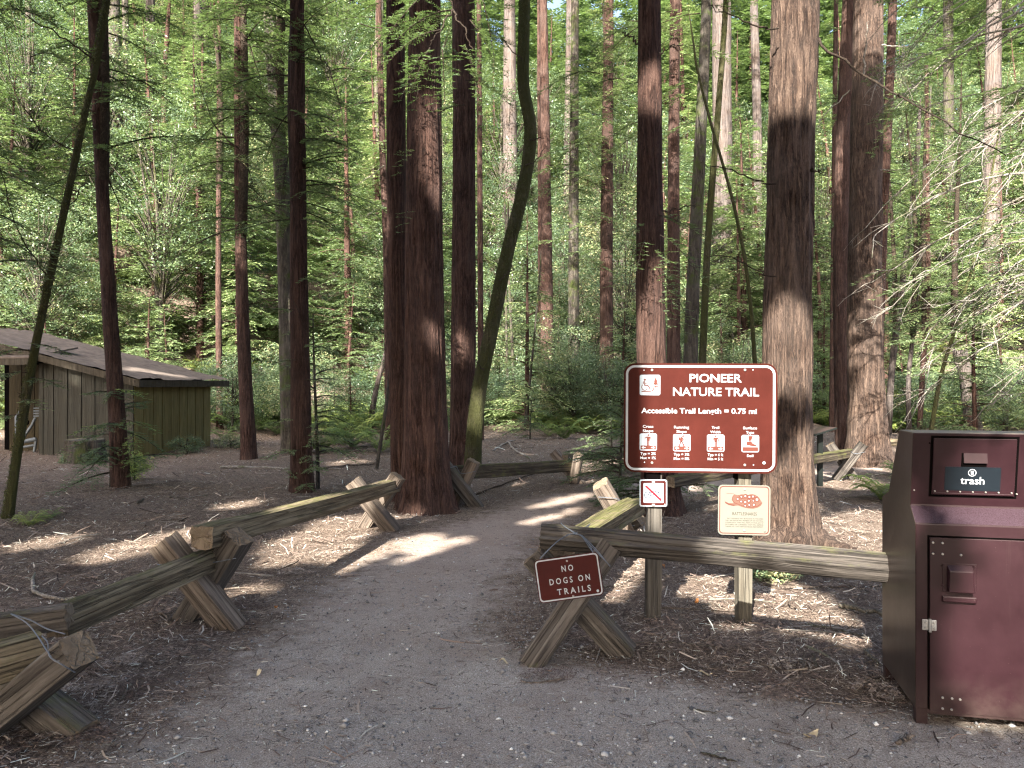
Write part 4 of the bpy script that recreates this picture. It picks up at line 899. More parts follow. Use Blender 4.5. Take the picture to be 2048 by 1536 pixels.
hb = uf(1868, 986)[1]; boxl('hinge_strip', fx0 + 0.006, fx1 - 0.006, -0.014, -0.008, fz0 + 0.004, fz0 + 0.012, MAROONU, flap, Mu2)
for i in range(7): bolt(tb, Mu2, fx0 + 0.012 + i * (fx1 - fx0 - 0.024) / 6, fz0 + 0.018, -0.008, 0.004, BOLT)
for (px_, py_) in ((1859, 886), (1828, 980), (2033, 988), (2034, 892), (1834, 1032)): x_, z_ = uf(px_, py_); bolt(tb, Mu2, x_, z_, -0.001, 0.004, BOLT if py_ > 900 else BLACK)
for (x_, y_) in ((0.0, 0.0), (0.0, 0.54), (WB - 0.05, 0.0), (WB - 0.05, 0.54)): boxl('foot', x_ + 0.002, x_ + 0.052, y_ + 0.002, y_ + 0.05, -0.02, 0.085, MAROON)

# ------------------------------------------------------------------ interpretive panel beyond the big trunk
ip = thing('info_panel', G(1640, 972), 'slanted interpretive panel on a thin dark post behind the large trunk', 'info panel')
b = G(1640, 972); boxl('post', b.x - 0.035, b.x + 0.035, b.y - 0.03, b.y + 0.03, -0.05, 0.83, POSTBLK, ip, Matrix())
Mi = Matrix.Translation((b.x + 0.0, b.y, 0.84)) @ Matrix.Rotation(R(4), 4, 'Z') @ Matrix.Rotation(R(-17), 4, 'Y')
boxl('panel', -0.19, 0.17, -0.21, 0.21, -0.012, 0.012, POSTBLK, ip, Mi); boxl('frame', -0.18, 0.16, -0.20, 0.20, 0.0125, 0.016, MAROON, ip, Mi)

# ------------------------------------------------------------------ trees of the clearing
HIGH = [crown_mesh('crown', conifer(11, 2.6, 66, 900 + i, 0.0, 0.17, 0.065, 0.22)[1], LEAFC) for i in range(2)]
SLIM = []
for i in range(3):
    w_, arr = conifer(12, 2.1, 64, 950 + i, 0.0, 0.085, 0.030, 0.14)
    SLIM.append((fast_mesh('limb', np.vstack(w_.V), np.vstack(w_.Q), None, True, [TWIGD]), crown_mesh('crown', arr, LEAFC)))
def tree(name, label, cat, px, Y, w0, w1, m, seed, flare=0.0, lobes=5, ridge=0.05, nseg=None, slim=None, group=None, high=True, ztop=None, cz=None):
    pts = [P(x, y, Y) for x, y in px]; b = pts[0].copy(); b.z = gz(b.x, b.y) - 0.06
    rel = [(p.x - b.x, p.y - b.y, max(0.0, p.z - b.z) if i else 0.0) for i, p in enumerate(pts)]
    r0, r1 = w0 / 2 * Y / F, w1 / 2 * Y / F
    H = rel[-1][2]; rad = [r0 + (r1 - r0) * p[2] / H for p in rel]
    top = ztop or (1.55 + 0.5 * Y + 9); dx = (rel[-1][0] - rel[-2][0]) / (rel[-1][2] - rel[-2][2])
    for f_, rf in ((0.4, 0.8), (0.75, 0.5), (1.0, 0.2)):
        z = H + (top - H) * f_; rel.append((rel[len(px) - 1][0] + dx * (z - H) * 0.6, rel[len(px) - 1][1], z)); rad.append(r1 * rf)
    t = thing(name, b, label, cat, group); Mt_ = Matrix.Translation(b)
    ns = nseg or (112 if w0 > 80 else 72 if w0 > 45 else 36 if w0 > 24 else 16)
    V, Q = trunk_arrays(rel, rad, ns, max(0.05, 7 * Y / F), ridge, flare, lobes, seed)
    me = fast_mesh('trunk', V, Q, None, True, [m]); link(bpy.data.objects.new('trunk', me), t, Mt_)
    rg = random.Random(seed)
    if high and slim is None:
        z0 = 1.55 + 0.5 * Y + (cz or 3.2)
        link(bpy.data.objects.new('crown', HIGH[seed % 2]), t, Mt_ @ TRS((rel[-3][0], rel[-3][1], z0), rg.uniform(0, 6), (1, 1, 0.9)))
    if slim is not None:                                   # crown that starts inside the picture
        z0, sc_ = slim; lm, cm = SLIM[seed % 3]; A = TRS((np.interp(z0, [p[2] for p in rel], [p[0] for p in rel]), 0, z0), rg.uniform(0, 6), sc_)
        link(bpy.data.objects.new('limb', lm), t, Mt_ @ A); link(bpy.data.objects.new('crown', cm), t, Mt_ @ A)
    t['_rel'] = 0; del t['_rel']
    return t
def foliage(t, brs, m=LEAFN, wm=TWIGD, leaf=0.05, lw=0.014, node=0.055, seed=0, droop=0.45):
    """visible low boughs: brs = [(origin, direction, length)] in world space, each a branch with its own foliage"""
    rg = np.random.default_rng(seed + 500)
    for o, d, L in brs:
        r_ = spray_leaves(np.zeros(3), np.array(unit(np.array(d, float))), L, rg, node, leaf, lw, droop * rg.uniform(0.6, 1.4)); M = Matrix.Translation(Vector(o))
        bo = tube_obj('branch', r_[4], np.linspace(0.004 + 0.007 * L, 0.002, 6), wm, t, M, 4)
        link(bpy.data.objects.new('foliage', crown_mesh('foliage', r_[:4], m)), bo, M)
def limbs(t, lst, m=TWIGD, seed=0):
    """bare dead limbs: lists of picture points with a distance"""
    for pts, r0 in lst:
        b = P(*pts[0]); p = smooth_path([tuple(P(x, y, Y) - b) for x, y, Y in pts], 16); p += np.random.default_rng(seed).normal(0, 0.012, p.shape)
        tube_obj('dead_limb', p, np.linspace(r0, r0 * 0.35, 16), m, t, Matrix.Translation(b), 5)

T = {}
T[1] = tree('leaning_tree', 'thin dark mossy tree leaning right across the shed', 'tree', [(14, 1036), (60, 750), (112, 500), (165, 250), (215, 0)], 8.9, 19, 11, BARKM, 1, 0.15, 4, 0.06, 20)
T[2] = tree('tree', 'slim dark tree standing in front of the shed wall', 'tree', [(243, 978), (232, 800), (218, 600), (200, 300), (185, 0)], 11.4, 33, 19, BARK, 2, 0.35, 4, slim=(4.6, 0.62))
T[3] = tree('tree', 'thin reddish trunk just behind the shed roof corner', 'tree', [(440, 858), (437, 600), (438, 280), (438, 150)], 26.5, 13, 8, BARKR, 3, 0.2, slim=(8.5, 0.7))
T[4] = tree('tree', 'straight dark trunk right of the shed with foliage hanging high', 'tree', [(499, 918), (488, 700), (480, 400), (476, 0)], 15.9, 27, 15, BARK, 4, 0.3, slim=(4.7, 0.8))
T[5] = tree('tree', 'greyish leaning trunk crossing behind a straight reddish trunk', 'tree', [(583, 905), (576, 700), (566, 400), (551, 200), (538, 0)], 17.4, 36, 23, BARKG, 5, 0.2, ridge=0.03, slim=(7.2, 0.8))
T[6] = tree('tree', 'straight reddish trunk with low green sprouts behind the fence', 'tree', [(604, 985), (600, 700), (597, 500), (594, 0)], 11.0, 38, 27, BARK, 6, 0.35, slim=(3.9, 0.6))
T[7] = tree('tree', 'thin pale reddish trunk close left of the big double redwood', 'tree', [(780, 860), (773, 500), (765, 300), (757, 0)], 20, 17, 12, BARKR, 7, 0.1)
T[8] = tree('redwood', 'biggest trunk by the trail with a wide flaring base', 'redwood', [(852, 1024), (851, 900), (850, 800), (848, 400), (850, 0)], 9.4, 84, 64, BARK, 8, 0.46, 6, 0.055)
T['8a'] = tree('redwood', 'narrower redwood stem growing tight against the biggest trunk', 'redwood', [(806, 985), (797, 700), (793, 400), (791, 0)], 9.95, 44, 36, BARK, 9, 0.15, 4)
T[9] = tree('redwood', 'straight redwood trunk behind the curved mossy tree', 'redwood', [(925, 928), (927, 600), (928, 300), (927, 0)], 14.2, 50, 42, BARK, 10, 0.25, 5)
T['9b'] = tree('tree', 'pencil thin trunk between the redwood and the curved tree', 'tree', [(962, 880), (960, 400), (958, 0)], 20, 12, 9, BARKR, 11)
T[10] = tree('curved_tree', 'green mossy tree with a strong bend high up its trunk', 'tree', [(944, 948), (955, 800), (985, 650), (1016, 500), (1046, 380), (1061, 265), (1047, 170), (1048, 60), (1050, -40)], 13.4, 30, 21, BARKM, 12, 0.12, 4, 0.06, 40)
T[11] = tree('tree', 'far straight trunk on the flat beyond the bend, sunlit near its top', 'tree', [(1095, 842), (1092, 400), (1087, 0)], 31, 28, 15, BARKR, 13, 0.35)
T['11b'] = tree('tree', 'thin dark trunk touching the far straight trunk on its left', 'tree', [(1079, 838), (1080, 500), (1078, 200)], 33, 10, 7, BARK, 14)
T[12] = tree('tree', 'far dark trunk with flared foot between two redder trunks', 'tree', [(1152, 852), (1147, 600), (1150, 0)], 28, 26, 14, BARKG, 15, 0.5, slim=(7.5, 0.7))
T[13] = tree('tree', 'far reddish trunk nearest the left edge of the main sign', 'tree', [(1214, 850), (1213, 500), (1218, 0)], 28.5, 30, 18, BARKR, 16, 0.35, slim=(9, 0.7))
T[14] = tree('redwood', 'redwood trunk rising directly behind the left sign post', 'redwood', [(1325, 1030), (1316, 900), (1303, 720), (1300, 400), (1299, 0)], 9.2, 66, 42, BARK, 17, 0.4, 5)
T[15] = tree('tree', 'slim reddish trunk touching the redwood behind the left sign post', 'tree', [(1348, 870), (1347, 400), (1350, 0)], 20, 27, 19, BARKR, 18, 0.2)
T[16] = tree('tree', 'leaning grey trunk midway between the two sign redwoods', 'tree', [(1376, 890), (1385, 600), (1400, 300), (1413, 0)], 18, 28, 20, BARKG, 19, 0.2, ridge=0.03)
T[17] = tree('tree', 'thin mossy dark trunk leaning beside the grey one above the sign', 'tree', [(1398, 870), (1415, 500), (1438, 200), (1452, 0)], 19, 15, 11, BARKM, 20)
T[19] = tree('sapling_tree', 'very thin arching dark stem left of the largest sunlit redwood', 'sapling', [(1522, 860), (1500, 600), (1470, 420), (1420, 240), (1395, 140)], 16, 10, 5, BARKM, 21, high=False, ztop=9.5)
T[20] = tree('redwood', 'largest sunlit redwood with spreading roots behind the main sign', 'redwood', [(1580, 1090), (1574, 900), (1573, 780), (1582, 300), (1591, 0)], 7.55, 96, 90, BARK_SUNLIT, 22, 0.24, 6, 0.075)
T[21] = tree('redwood', 'slimmer redwood standing against the larger one past the info panel', 'redwood', [(1690, 908), (1682, 600), (1686, 300), (1698, 0)], 16.9, 34, 24, BARKR, 23, 0.2)
T['21b'] = tree('tree', 'thin trunk in the gap behind the largest sunlit redwood', 'tree', [(1664, 865), (1668, 400), (1672, 0)], 24, 12, 8, BARKR, 24)
T[22] = tree('redwood', 'broad based redwood behind the crossed posts near the bin', 'redwood', [(1738, 932), (1733, 800), (1730, 700), (1731, 400), (1737, 0)], 14.5, 66, 52, BARK_SUNLIT, 25, 0.5, 6)
T[23] = tree('tree', 'reddish leaning trunk peeking out behind the broad based redwood', 'tree', [(1750, 872), (1763, 500), (1775, 250), (1786, 0)], 19, 21, 16, BARKR, 26, 0.1)
for i, (lab, px, Y, w0, w1, m) in enumerate((
        ('pale thin sapling trunk with a dark foot above the bin corner', [(1819, 855), (1817, 760), (1828, 650), (1840, 500), (1856, 300)], 24, 10, 6, BARKP),
        ('reddish sapling trunk second from the bin corner', [(1838, 858), (1848, 697), (1856, 587), (1855, 400), (1853, 150)], 23, 11, 7, BARKR),
        ('leaning pale sapling close right of the broad redwood', [(1776, 858), (1784, 737), (1806, 556), (1822, 431), (1835, 300)], 25, 13, 9, BARKP),
        ('dark crooked sapling leaning right above the bin', [(1859, 852), (1880, 760), (1903, 681), (1925, 600), (1960, 480)], 22, 9, 5, BARKM))):
    t = tree('sapling_tree', lab, 'sapling', px, Y, w0, w1, m, 60 + i, slim=(3.2, 0.62), ztop=11)
for i, (lab, px, Y, w0, w1) in enumerate((
        ('thin bare sapling right of the curved mossy tree foot', [(1031, 840), (1020, 600), (1010, 420)], 29, 7, 4),
        ('second thin bare sapling beside the curved mossy tree foot', [(1018, 842), (1012, 600), (1016, 420)], 30, 6, 4),
        ('dead stick sapling leaning toward the far straight trunk', [(1049, 872), (1066, 700), (1080, 540)], 24, 6, 3),
        ('thin leaning dark stem left of the biggest trunk', [(752, 930), (768, 840), (778, 760), (784, 660)], 14, 8, 5),
        ('pale mossy short leaning stem among the ferns', [(738, 828), (752, 780), (768, 722)], 25, 13, 9))):
    tree('thin_stem', lab, 'sapling', px, Y, w0, w1, BARKP if i == 4 else BARKG, 70 + i, high=False, ztop=P(0, px[-1][1], Y).z + 0.6)
# pale sunlit redwoods up the hillside
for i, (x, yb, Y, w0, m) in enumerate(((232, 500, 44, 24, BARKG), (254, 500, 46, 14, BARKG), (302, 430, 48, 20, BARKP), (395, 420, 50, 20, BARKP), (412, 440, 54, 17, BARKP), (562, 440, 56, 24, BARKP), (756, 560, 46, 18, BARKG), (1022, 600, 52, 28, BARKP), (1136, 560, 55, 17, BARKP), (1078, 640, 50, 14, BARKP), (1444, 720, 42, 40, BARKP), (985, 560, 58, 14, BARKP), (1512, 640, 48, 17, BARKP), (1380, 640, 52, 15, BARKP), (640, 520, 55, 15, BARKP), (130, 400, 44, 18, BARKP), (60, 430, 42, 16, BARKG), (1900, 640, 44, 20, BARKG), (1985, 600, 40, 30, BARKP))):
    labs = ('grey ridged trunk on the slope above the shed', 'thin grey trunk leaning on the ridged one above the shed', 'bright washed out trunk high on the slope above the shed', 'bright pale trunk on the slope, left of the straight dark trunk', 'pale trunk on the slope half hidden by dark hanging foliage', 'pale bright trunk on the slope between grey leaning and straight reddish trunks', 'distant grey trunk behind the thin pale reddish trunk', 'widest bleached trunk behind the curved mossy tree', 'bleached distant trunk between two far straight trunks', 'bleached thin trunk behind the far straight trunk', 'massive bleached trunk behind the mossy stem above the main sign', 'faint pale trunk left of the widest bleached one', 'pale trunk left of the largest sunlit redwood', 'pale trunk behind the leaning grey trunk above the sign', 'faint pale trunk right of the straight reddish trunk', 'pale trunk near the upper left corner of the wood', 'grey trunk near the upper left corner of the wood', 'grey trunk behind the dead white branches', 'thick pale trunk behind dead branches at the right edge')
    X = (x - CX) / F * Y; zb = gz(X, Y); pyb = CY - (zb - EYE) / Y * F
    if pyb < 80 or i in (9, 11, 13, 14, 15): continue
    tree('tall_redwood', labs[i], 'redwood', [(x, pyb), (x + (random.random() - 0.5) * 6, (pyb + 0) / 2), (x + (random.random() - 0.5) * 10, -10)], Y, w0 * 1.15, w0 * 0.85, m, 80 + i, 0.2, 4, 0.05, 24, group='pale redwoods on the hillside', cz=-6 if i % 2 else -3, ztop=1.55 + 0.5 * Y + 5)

# gnarled surface roots of the sunlit redwood
bq = WM[T[20].name].translation
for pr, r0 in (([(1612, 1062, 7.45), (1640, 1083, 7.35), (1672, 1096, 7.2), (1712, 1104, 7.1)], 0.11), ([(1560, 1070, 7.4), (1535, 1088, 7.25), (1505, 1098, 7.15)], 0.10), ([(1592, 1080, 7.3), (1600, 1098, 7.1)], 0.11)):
    p = smooth_path([tuple(P(x, y, Y) - bq) for x, y, Y in pr], 16); a = Acc(); a.tube(p, np.linspace(r0 * 1.3, r0 * 0.35, 16) * (1 + 0.12 * np.sin(np.arange(16) * 1.7)), 14); a.obj('root', BARK_SUNLIT, T[20], Matrix.Translation(bq))
# low visible branches
def br(px, py, Y, dx, dy, dz, L): return (P(px, py, Y), (dx, dy, dz), L)
foliage(T[8], [br(905, 20, 8.3, -0.9, -0.3, -0.15, 0.75), br(880, 60, 8.1, -0.8, -0.5, -0.3, 0.6), br(860, 95, 8.0, -0.35, -0.6, -0.9, 0.5), br(885, 100, 8.05, 0.1, -0.5, -1, 0.55), br(845, 105, 8.0, -0.5, -0.3, -0.9, 0.45), br(940, 40, 8.2, 0.5, -0.4, -0.7, 0.6), br(930, 90, 8.2, 0.35, -0.5, -1, 0.5), br(900, 30, 8.3, -0.9, 0.2, 0.05, 0.6), br(940, 110, 8.2, 0.3, -0.3, -1, 0.6), br(870, 130, 8.0, 0, -0.3, -1, 0.4), br(850, 130, 8.0, -0.3, -0.3, -1, 0.35), br(960, -20, 8.2, 0.2, -0.4, -0.8, 0.8), br(900, -40, 8.3, -0.6, -0.4, -0.4, 0.9), br(820, 40, 8.3, -0.9, 0, -0.2, 0.4), br(820, 300, 9.0, -0.4, -0.8, -0.6, 0.3), br(815, 420, 9.0, -0.2, -0.8, -0.9, 0.25)], seed=1)
limbs(T[8], [([(850, -90, 9.0), (880, -40, 8.4), (905, 20, 8.3)], 0.02), ([(905, 20, 8.3), (880, 60, 8.1), (855, 95, 8.0)], 0.011), ([(905, 20, 8.3), (930, 60, 8.2), (945, 110, 8.2)], 0.011), ([(880, -40, 8.4), (935, -20, 8.3), (960, -20, 8.2)], 0.012)])
foliage(T[14], [br(1315, 430, 8.85, 0.9, -0.5, -0.25, 0.5), br(1320, 470, 8.8, 0.9, -0.5, -0.5, 0.55), br(1310, 500, 8.8, 0.5, -0.8, -0.7, 0.45), br(1318, 540, 8.8, 0.7, -0.5, -0.8, 0.5), br(1290, 450, 8.8, -0.8, -0.5, -0.2, 0.4), br(1285, 520, 8.8, -0.9, -0.5, -0.3, 0.45), br(1320, 520, 8.8, 0.2, -0.8, -0.9, 0.4), br(1325, 560, 8.8, 0.5, -0.5, -1, 0.45), br(1290, 480, 8.8, -0.4, -0.8, -0.6, 0.35), br(1322, 590, 8.8, 0.3, -0.5, -1, 0.3)], seed=2)
foliage(T[6], [br(600, 900, 10.8, -0.6, -0.7, 0.1, 0.55), br(610, 910, 10.8, 0.5, -0.8, 0.1, 0.5), br(612, 870, 10.9, 0.9, -0.4, 0.15, 0.6), br(595, 840, 10.9, -0.9, -0.3, 0.2, 0.4), br(615, 940, 10.8, 0.5, -0.6, 0.3, 0.45), br(610, 760, 10.8, 0.9, -0.2, 0.1, 0.55), br(592, 720, 10.8, -0.9, -0.2, 0.1, 0.4), br(605, 980, 10.8, 0.3, -0.6, 0.6, 0.4), br(610, 690, 10.8, 0.8, -0.5, 0.1, 0.5), br(600, 560, 10.8, 0.7, -0.6, 0.1, 0.5), br(590, 620, 10.8, -0.7, -0.6, 0.1, 0.4), br(628, 860, 10.8, 0.4, -0.4, 0.8, 0.6), br(625, 900, 10.8, 0.2, -0.3, 0.9, 0.5), br(600, 440, 10.8, 0.9, -0.4, 0, 0.7), br(592, 400, 10.8, -0.9, -0.4, 0, 0.6)], seed=3, droop=0.3)
foliage(T[2], [br(250, 900, 11.2, 0.5, -0.4, 0.8, 0.4), br(256, 930, 11.2, 0.6, -0.5, 0.7, 0.4), br(258, 920, 11.2, 0.3, -0.3, 0.9, 0.5), br(255, 950, 11.2, 0.8, -0.4, 0.4, 0.35), br(228, 850, 11.2, -0.8, -0.4, 0.1, 0.5), br(230, 780, 11.2, 0.9, -0.2, 0.1, 0.5), br(240, 840, 11.2, 0.9, -0.4, 0.05, 0.7)], m=LEAFF, seed=4, droop=0.25)
foliage(T[1], [br(55, 745, 8.8, -0.9, -0.2, 0.1, 0.4), br(60, 755, 8.8, 0.9, -0.3, 0, 0.45), br(60, 700, 8.8, -0.9, -0.2, 0.05, 0.5), br(45, 800, 8.8, 0.8, -0.4, 0.1, 0.4), br(65, 690, 8.8, 0.9, -0.3, 0.1, 0.5), br(40, 830, 8.8, -0.9, -0.3, 0.1, 0.3)], seed=5, droop=0.25)
foliage(T[9], [br(930, 60 + 50 * i, 13.7, (-1) ** i * 0.9, -0.4, -0.1, 0.9) for i in range(4)] + [br(960, 40, 13.4, 0.3, -0.4, -0.8, 0.8)], seed=6)
foliage(T[12], [br(1150, y, 27.6, (-1) ** i * 0.9, -0.3, 0.1, 1.6) for i, y in enumerate((240, 330, 420, 480, 520, 300))], m=LEAFC, leaf=0.1, lw=0.035, node=0.13, seed=7)
foliage(T[13], [br(1215, y, 28.0, (-1) ** i * 0.9, -0.3, 0.1, 1.7) for i, y in enumerate((200, 280, 380, 440, 470, 500, 160))], m=LEAFC, leaf=0.1, lw=0.035, node=0.13, seed=8)
limbs(T[20], [([(1630, 80, 7.5), (1700, 130, 7.2), (1790, 190, 7.0), (1900, 250, 6.9), (2015, 312, 6.8)], 0.014), ([(1790, 190, 7.0), (1830, 205, 7.0), (1870, 240, 7.0)], 0.007), ([(1545, 555, 7.4), (1470, 520, 7.2), (1400, 508, 7.1)], 0.008), ([(1618, 340, 7.4), (1655, 347, 7.3)], 0.010), ([(1545, 370, 7.4), (1470, 345, 7.4), (1400, 325, 7.3)], 0.010), ([(1550, 60, 7.3), (1480, 40, 7.2), (1420, 10, 7.1)], 0.010)], seed=3)
limbs(T[14], [([(1278, 90, 9.0), (1255, 70, 8.9), (1245, 65, 8.8)], 0.014), ([(1320, 110, 9.0), (1345, 90, 9.0), (1362, 100, 8.9)], 0.008), ([(1325, 425, 9.0), (1385, 410, 9.0), (1400, 412, 9.0)], 0.010)], seed=4)
limbs(T[22], [([(1728, 150, 14.1), (1732, 90, 14.0), (1737, 40, 13.9)], 0.022), ([(1700, 180, 14.3), (1640, 240, 14.2), (1650, 245, 14.2)], 0.012), ([(1760, 90, 14.3), (1800, 92, 14.2), (1830, 95, 14.2)], 0.014), ([(1760, 340, 14.3), (1820, 338, 14.3)], 0.010)], TWIGW, seed=5)
limbs(T[4], [([(480, 300, 15.7), (430, 250, 15.4), (390, 140, 15.2)], 0.02), ([(480, 190, 15.7), (530, 240, 15.5), (545, 262, 15.5)], 0.018), ([(484, 262, 15.7), (540, 264, 15.7)], 0.013), ([(478, 60, 15.7), (510, 120, 15.5), (530, 210, 15.4)], 0.016)], seed=6)
limbs(T[6], [([(600, 30, 10.9), (640, 110, 10.6), (665, 150, 10.4), (700, 300, 10.2)], 0.012), ([(600, 240, 10.9), (650, 280, 10.7)], 0.008), ([(588, 600, 10.9), (620, 680, 10.7)], 0.006)], seed=7)
limbs(T[7], [([(757, 75, 19.8), (720, 120, 19.6), (680, 170, 19.5)], 0.014), ([(760, 160, 19.8), (700, 180, 19.6)], 0.010), ([(770, 330, 19.8), (715, 370, 19.6), (690, 380, 19.6)], 0.013), ([(770, 410, 19.8), (720, 440, 19.7)], 0.01)], TWIGW, seed=8)
limbs(T[1], [([(100, 560, 8.9), (40, 470, 8.6), (0, 330, 8.4)], 0.01), ([(190, 120, 8.9), (100, 60, 8.7), (20, 10, 8.5)], 0.012), ([(150, 300, 8.9), (90, 270, 8.7), (30, 180, 8.5), (10, 60, 8.5)], 0.010)], seed=9)

ob = Vector((-8.6, 8.2, 0)); T['ob'] = thing('redwood', ob, 'redwood outside the left edge whose dark boughs hang over the shed', 'redwood')
V, Q = trunk_arrays([(0, 0, -0.1), (0, 0, 5), (0.1, 0, 14)], [0.3, 0.25, 0.1], 40, 0.12, 0.05, 0.3, 5, 88)
link(bpy.data.objects.new('trunk', fast_mesh('trunk', V, Q, None, True, [BARK])), T['ob'], Matrix.Translation(ob))
rq = random.Random(4)
foliage(T['ob'], [(Vector((rq.uniform(-8.2, -6.0), rq.uniform(7.2, 9.8), rq.uniform(3.0, 7.0))), (0.9, rq.uniform(-0.6, 0.6), rq.uniform(-0.25, 0.15)), rq.uniform(0.7, 1.7)) for _ in range(46)], m=LEAFC, leaf=0.06, lw=0.02, node=0.075, seed=21)
foliage(T[4], [br(480 + rq.uniform(-60, 60), rq.uniform(-20, 330), 15.6 + rq.uniform(-1, 1), rq.choice((-1, 1)) * 0.9, rq.uniform(-0.6, 0.3), rq.uniform(-0.3, 0.1), rq.uniform(0.7, 1.4)) for _ in range(34)], m=LEAFC, leaf=0.075, lw=0.026, node=0.10, seed=22)
foliage(T[7], [br(rq.uniform(620, 770), rq.uniform(-10, 420), 19.3 + rq.uniform(-1.5, 1), rq.choice((-1, -1, 1)) * 0.9, rq.uniform(-0.6, 0.3), rq.uniform(-0.3, 0.2), rq.uniform(0.8, 1.8)) for _ in range(44)], m=LEAFN, leaf=0.09, lw=0.03, node=0.12, seed=23)
foliage(T[15], [br(rq.uniform(1180, 1420), rq.uniform(-10, 330), 19.5 + rq.uniform(-1.5, 1.5), rq.choice((-1, 1)) * 0.9, rq.uniform(-0.6, 0.3), rq.uniform(-0.3, 0.2), rq.uniform(0.8, 1.7)) for _ in range(30)], m=LEAFC, leaf=0.09, lw=0.03, node=0.12, seed=24)
foliage(T[23], [br(rq.uniform(1640, 1860), rq.uniform(-10, 700), 18.5 + rq.uniform(-1.0, 1.5), rq.choice((-1, 1)) * 0.9, rq.uniform(-0.6, 0.3), rq.uniform(-0.3, 0.2), rq.uniform(0.7, 1.5)) for _ in range(40)], m=LEAFN, leaf=0.08, lw=0.028, node=0.11, seed=25)
def moss_tufts(t, px, Y, w0, n, seed):
    rg = np.random.default_rng(seed); b = WM[t.name].translation; p = smooth_path([tuple(P(x, y, Y) - b) for x, y in px], 200); k_ = rg.integers(0, 200, n)
    cl = vnoise(k_ * 0.11, k_ * 0 + 0.5, seed) ; k_ = k_[rg.random(n) < np.clip(cl * 1.7 - 0.35, 0, 1)]; n = len(k_); a_ = rg.normal(3.6, 1.3, n); r_ = w0 / 2 * Y / F * (1 - 0.3 * k_ / 200) * rg.uniform(0.97, 1.18, n)
    c = p[k_] + np.stack([np.cos(a_) * r_, np.sin(a_) * r_, rg.normal(0, 0.02, n)], 1); ax = unit(rg.normal(0, 1, (n, 3)) + [0, 0, -0.6])
    arr = (c, ax * rg.uniform(0.008, 0.022, n)[:, None], unit(rg.normal(0, 1, (n, 3))) * 0.006, rg.uniform(0.0, 0.7, n)); link(bpy.data.objects.new('moss', crown_mesh('moss', arr, MOSSM)), t, Matrix.Translation(b))
MOSSM = leafmat('trunk_moss', [(0.0, (0.020, 0.020, 0.008)), (0.6, (0.055, 0.058, 0.018)), (1.0, (0.12, 0.12, 0.04))], 0.2)
moss_tufts(T[10], [(944, 948), (955, 800), (985, 650), (1016, 500), (1046, 380), (1061, 265), (1047, 170), (1048, 60), (1050, -40)], 13.4, 30, 9000, 1)
moss_tufts(T[1], [(14, 1036), (60, 750), (112, 500), (165, 250), (215, 0)], 8.9, 19, 6000, 2)
moss_tufts(T[17], [(1398, 870), (1415, 500), (1438, 200), (1452, 0)], 19, 15, 2500, 3)
limbs(T[10], [([(1000, 560, 13.3), (1022, 540, 13.1)], 0.016), ([(1052, 330, 13.3), (1075, 318, 13.1), (1092, 290, 13.0)], 0.014), ([(1046, 120, 13.3), (1015, 90, 13.1), (990, 60, 13.0)], 0.012), ([(968, 740, 13.3), (950, 722, 13.1)], 0.012), ([(1060, 280, 13.3), (1086, 275, 13.2)], 0.018)], seed=10)
limbs(T[1], [([(88, 620, 8.9), (102, 606, 8.8)], 0.009), ([(130, 420, 8.9), (160, 385, 8.8), (175, 340, 8.7)], 0.008), ([(48, 800, 8.9), (38, 785, 8.8)], 0.008)], seed=11)
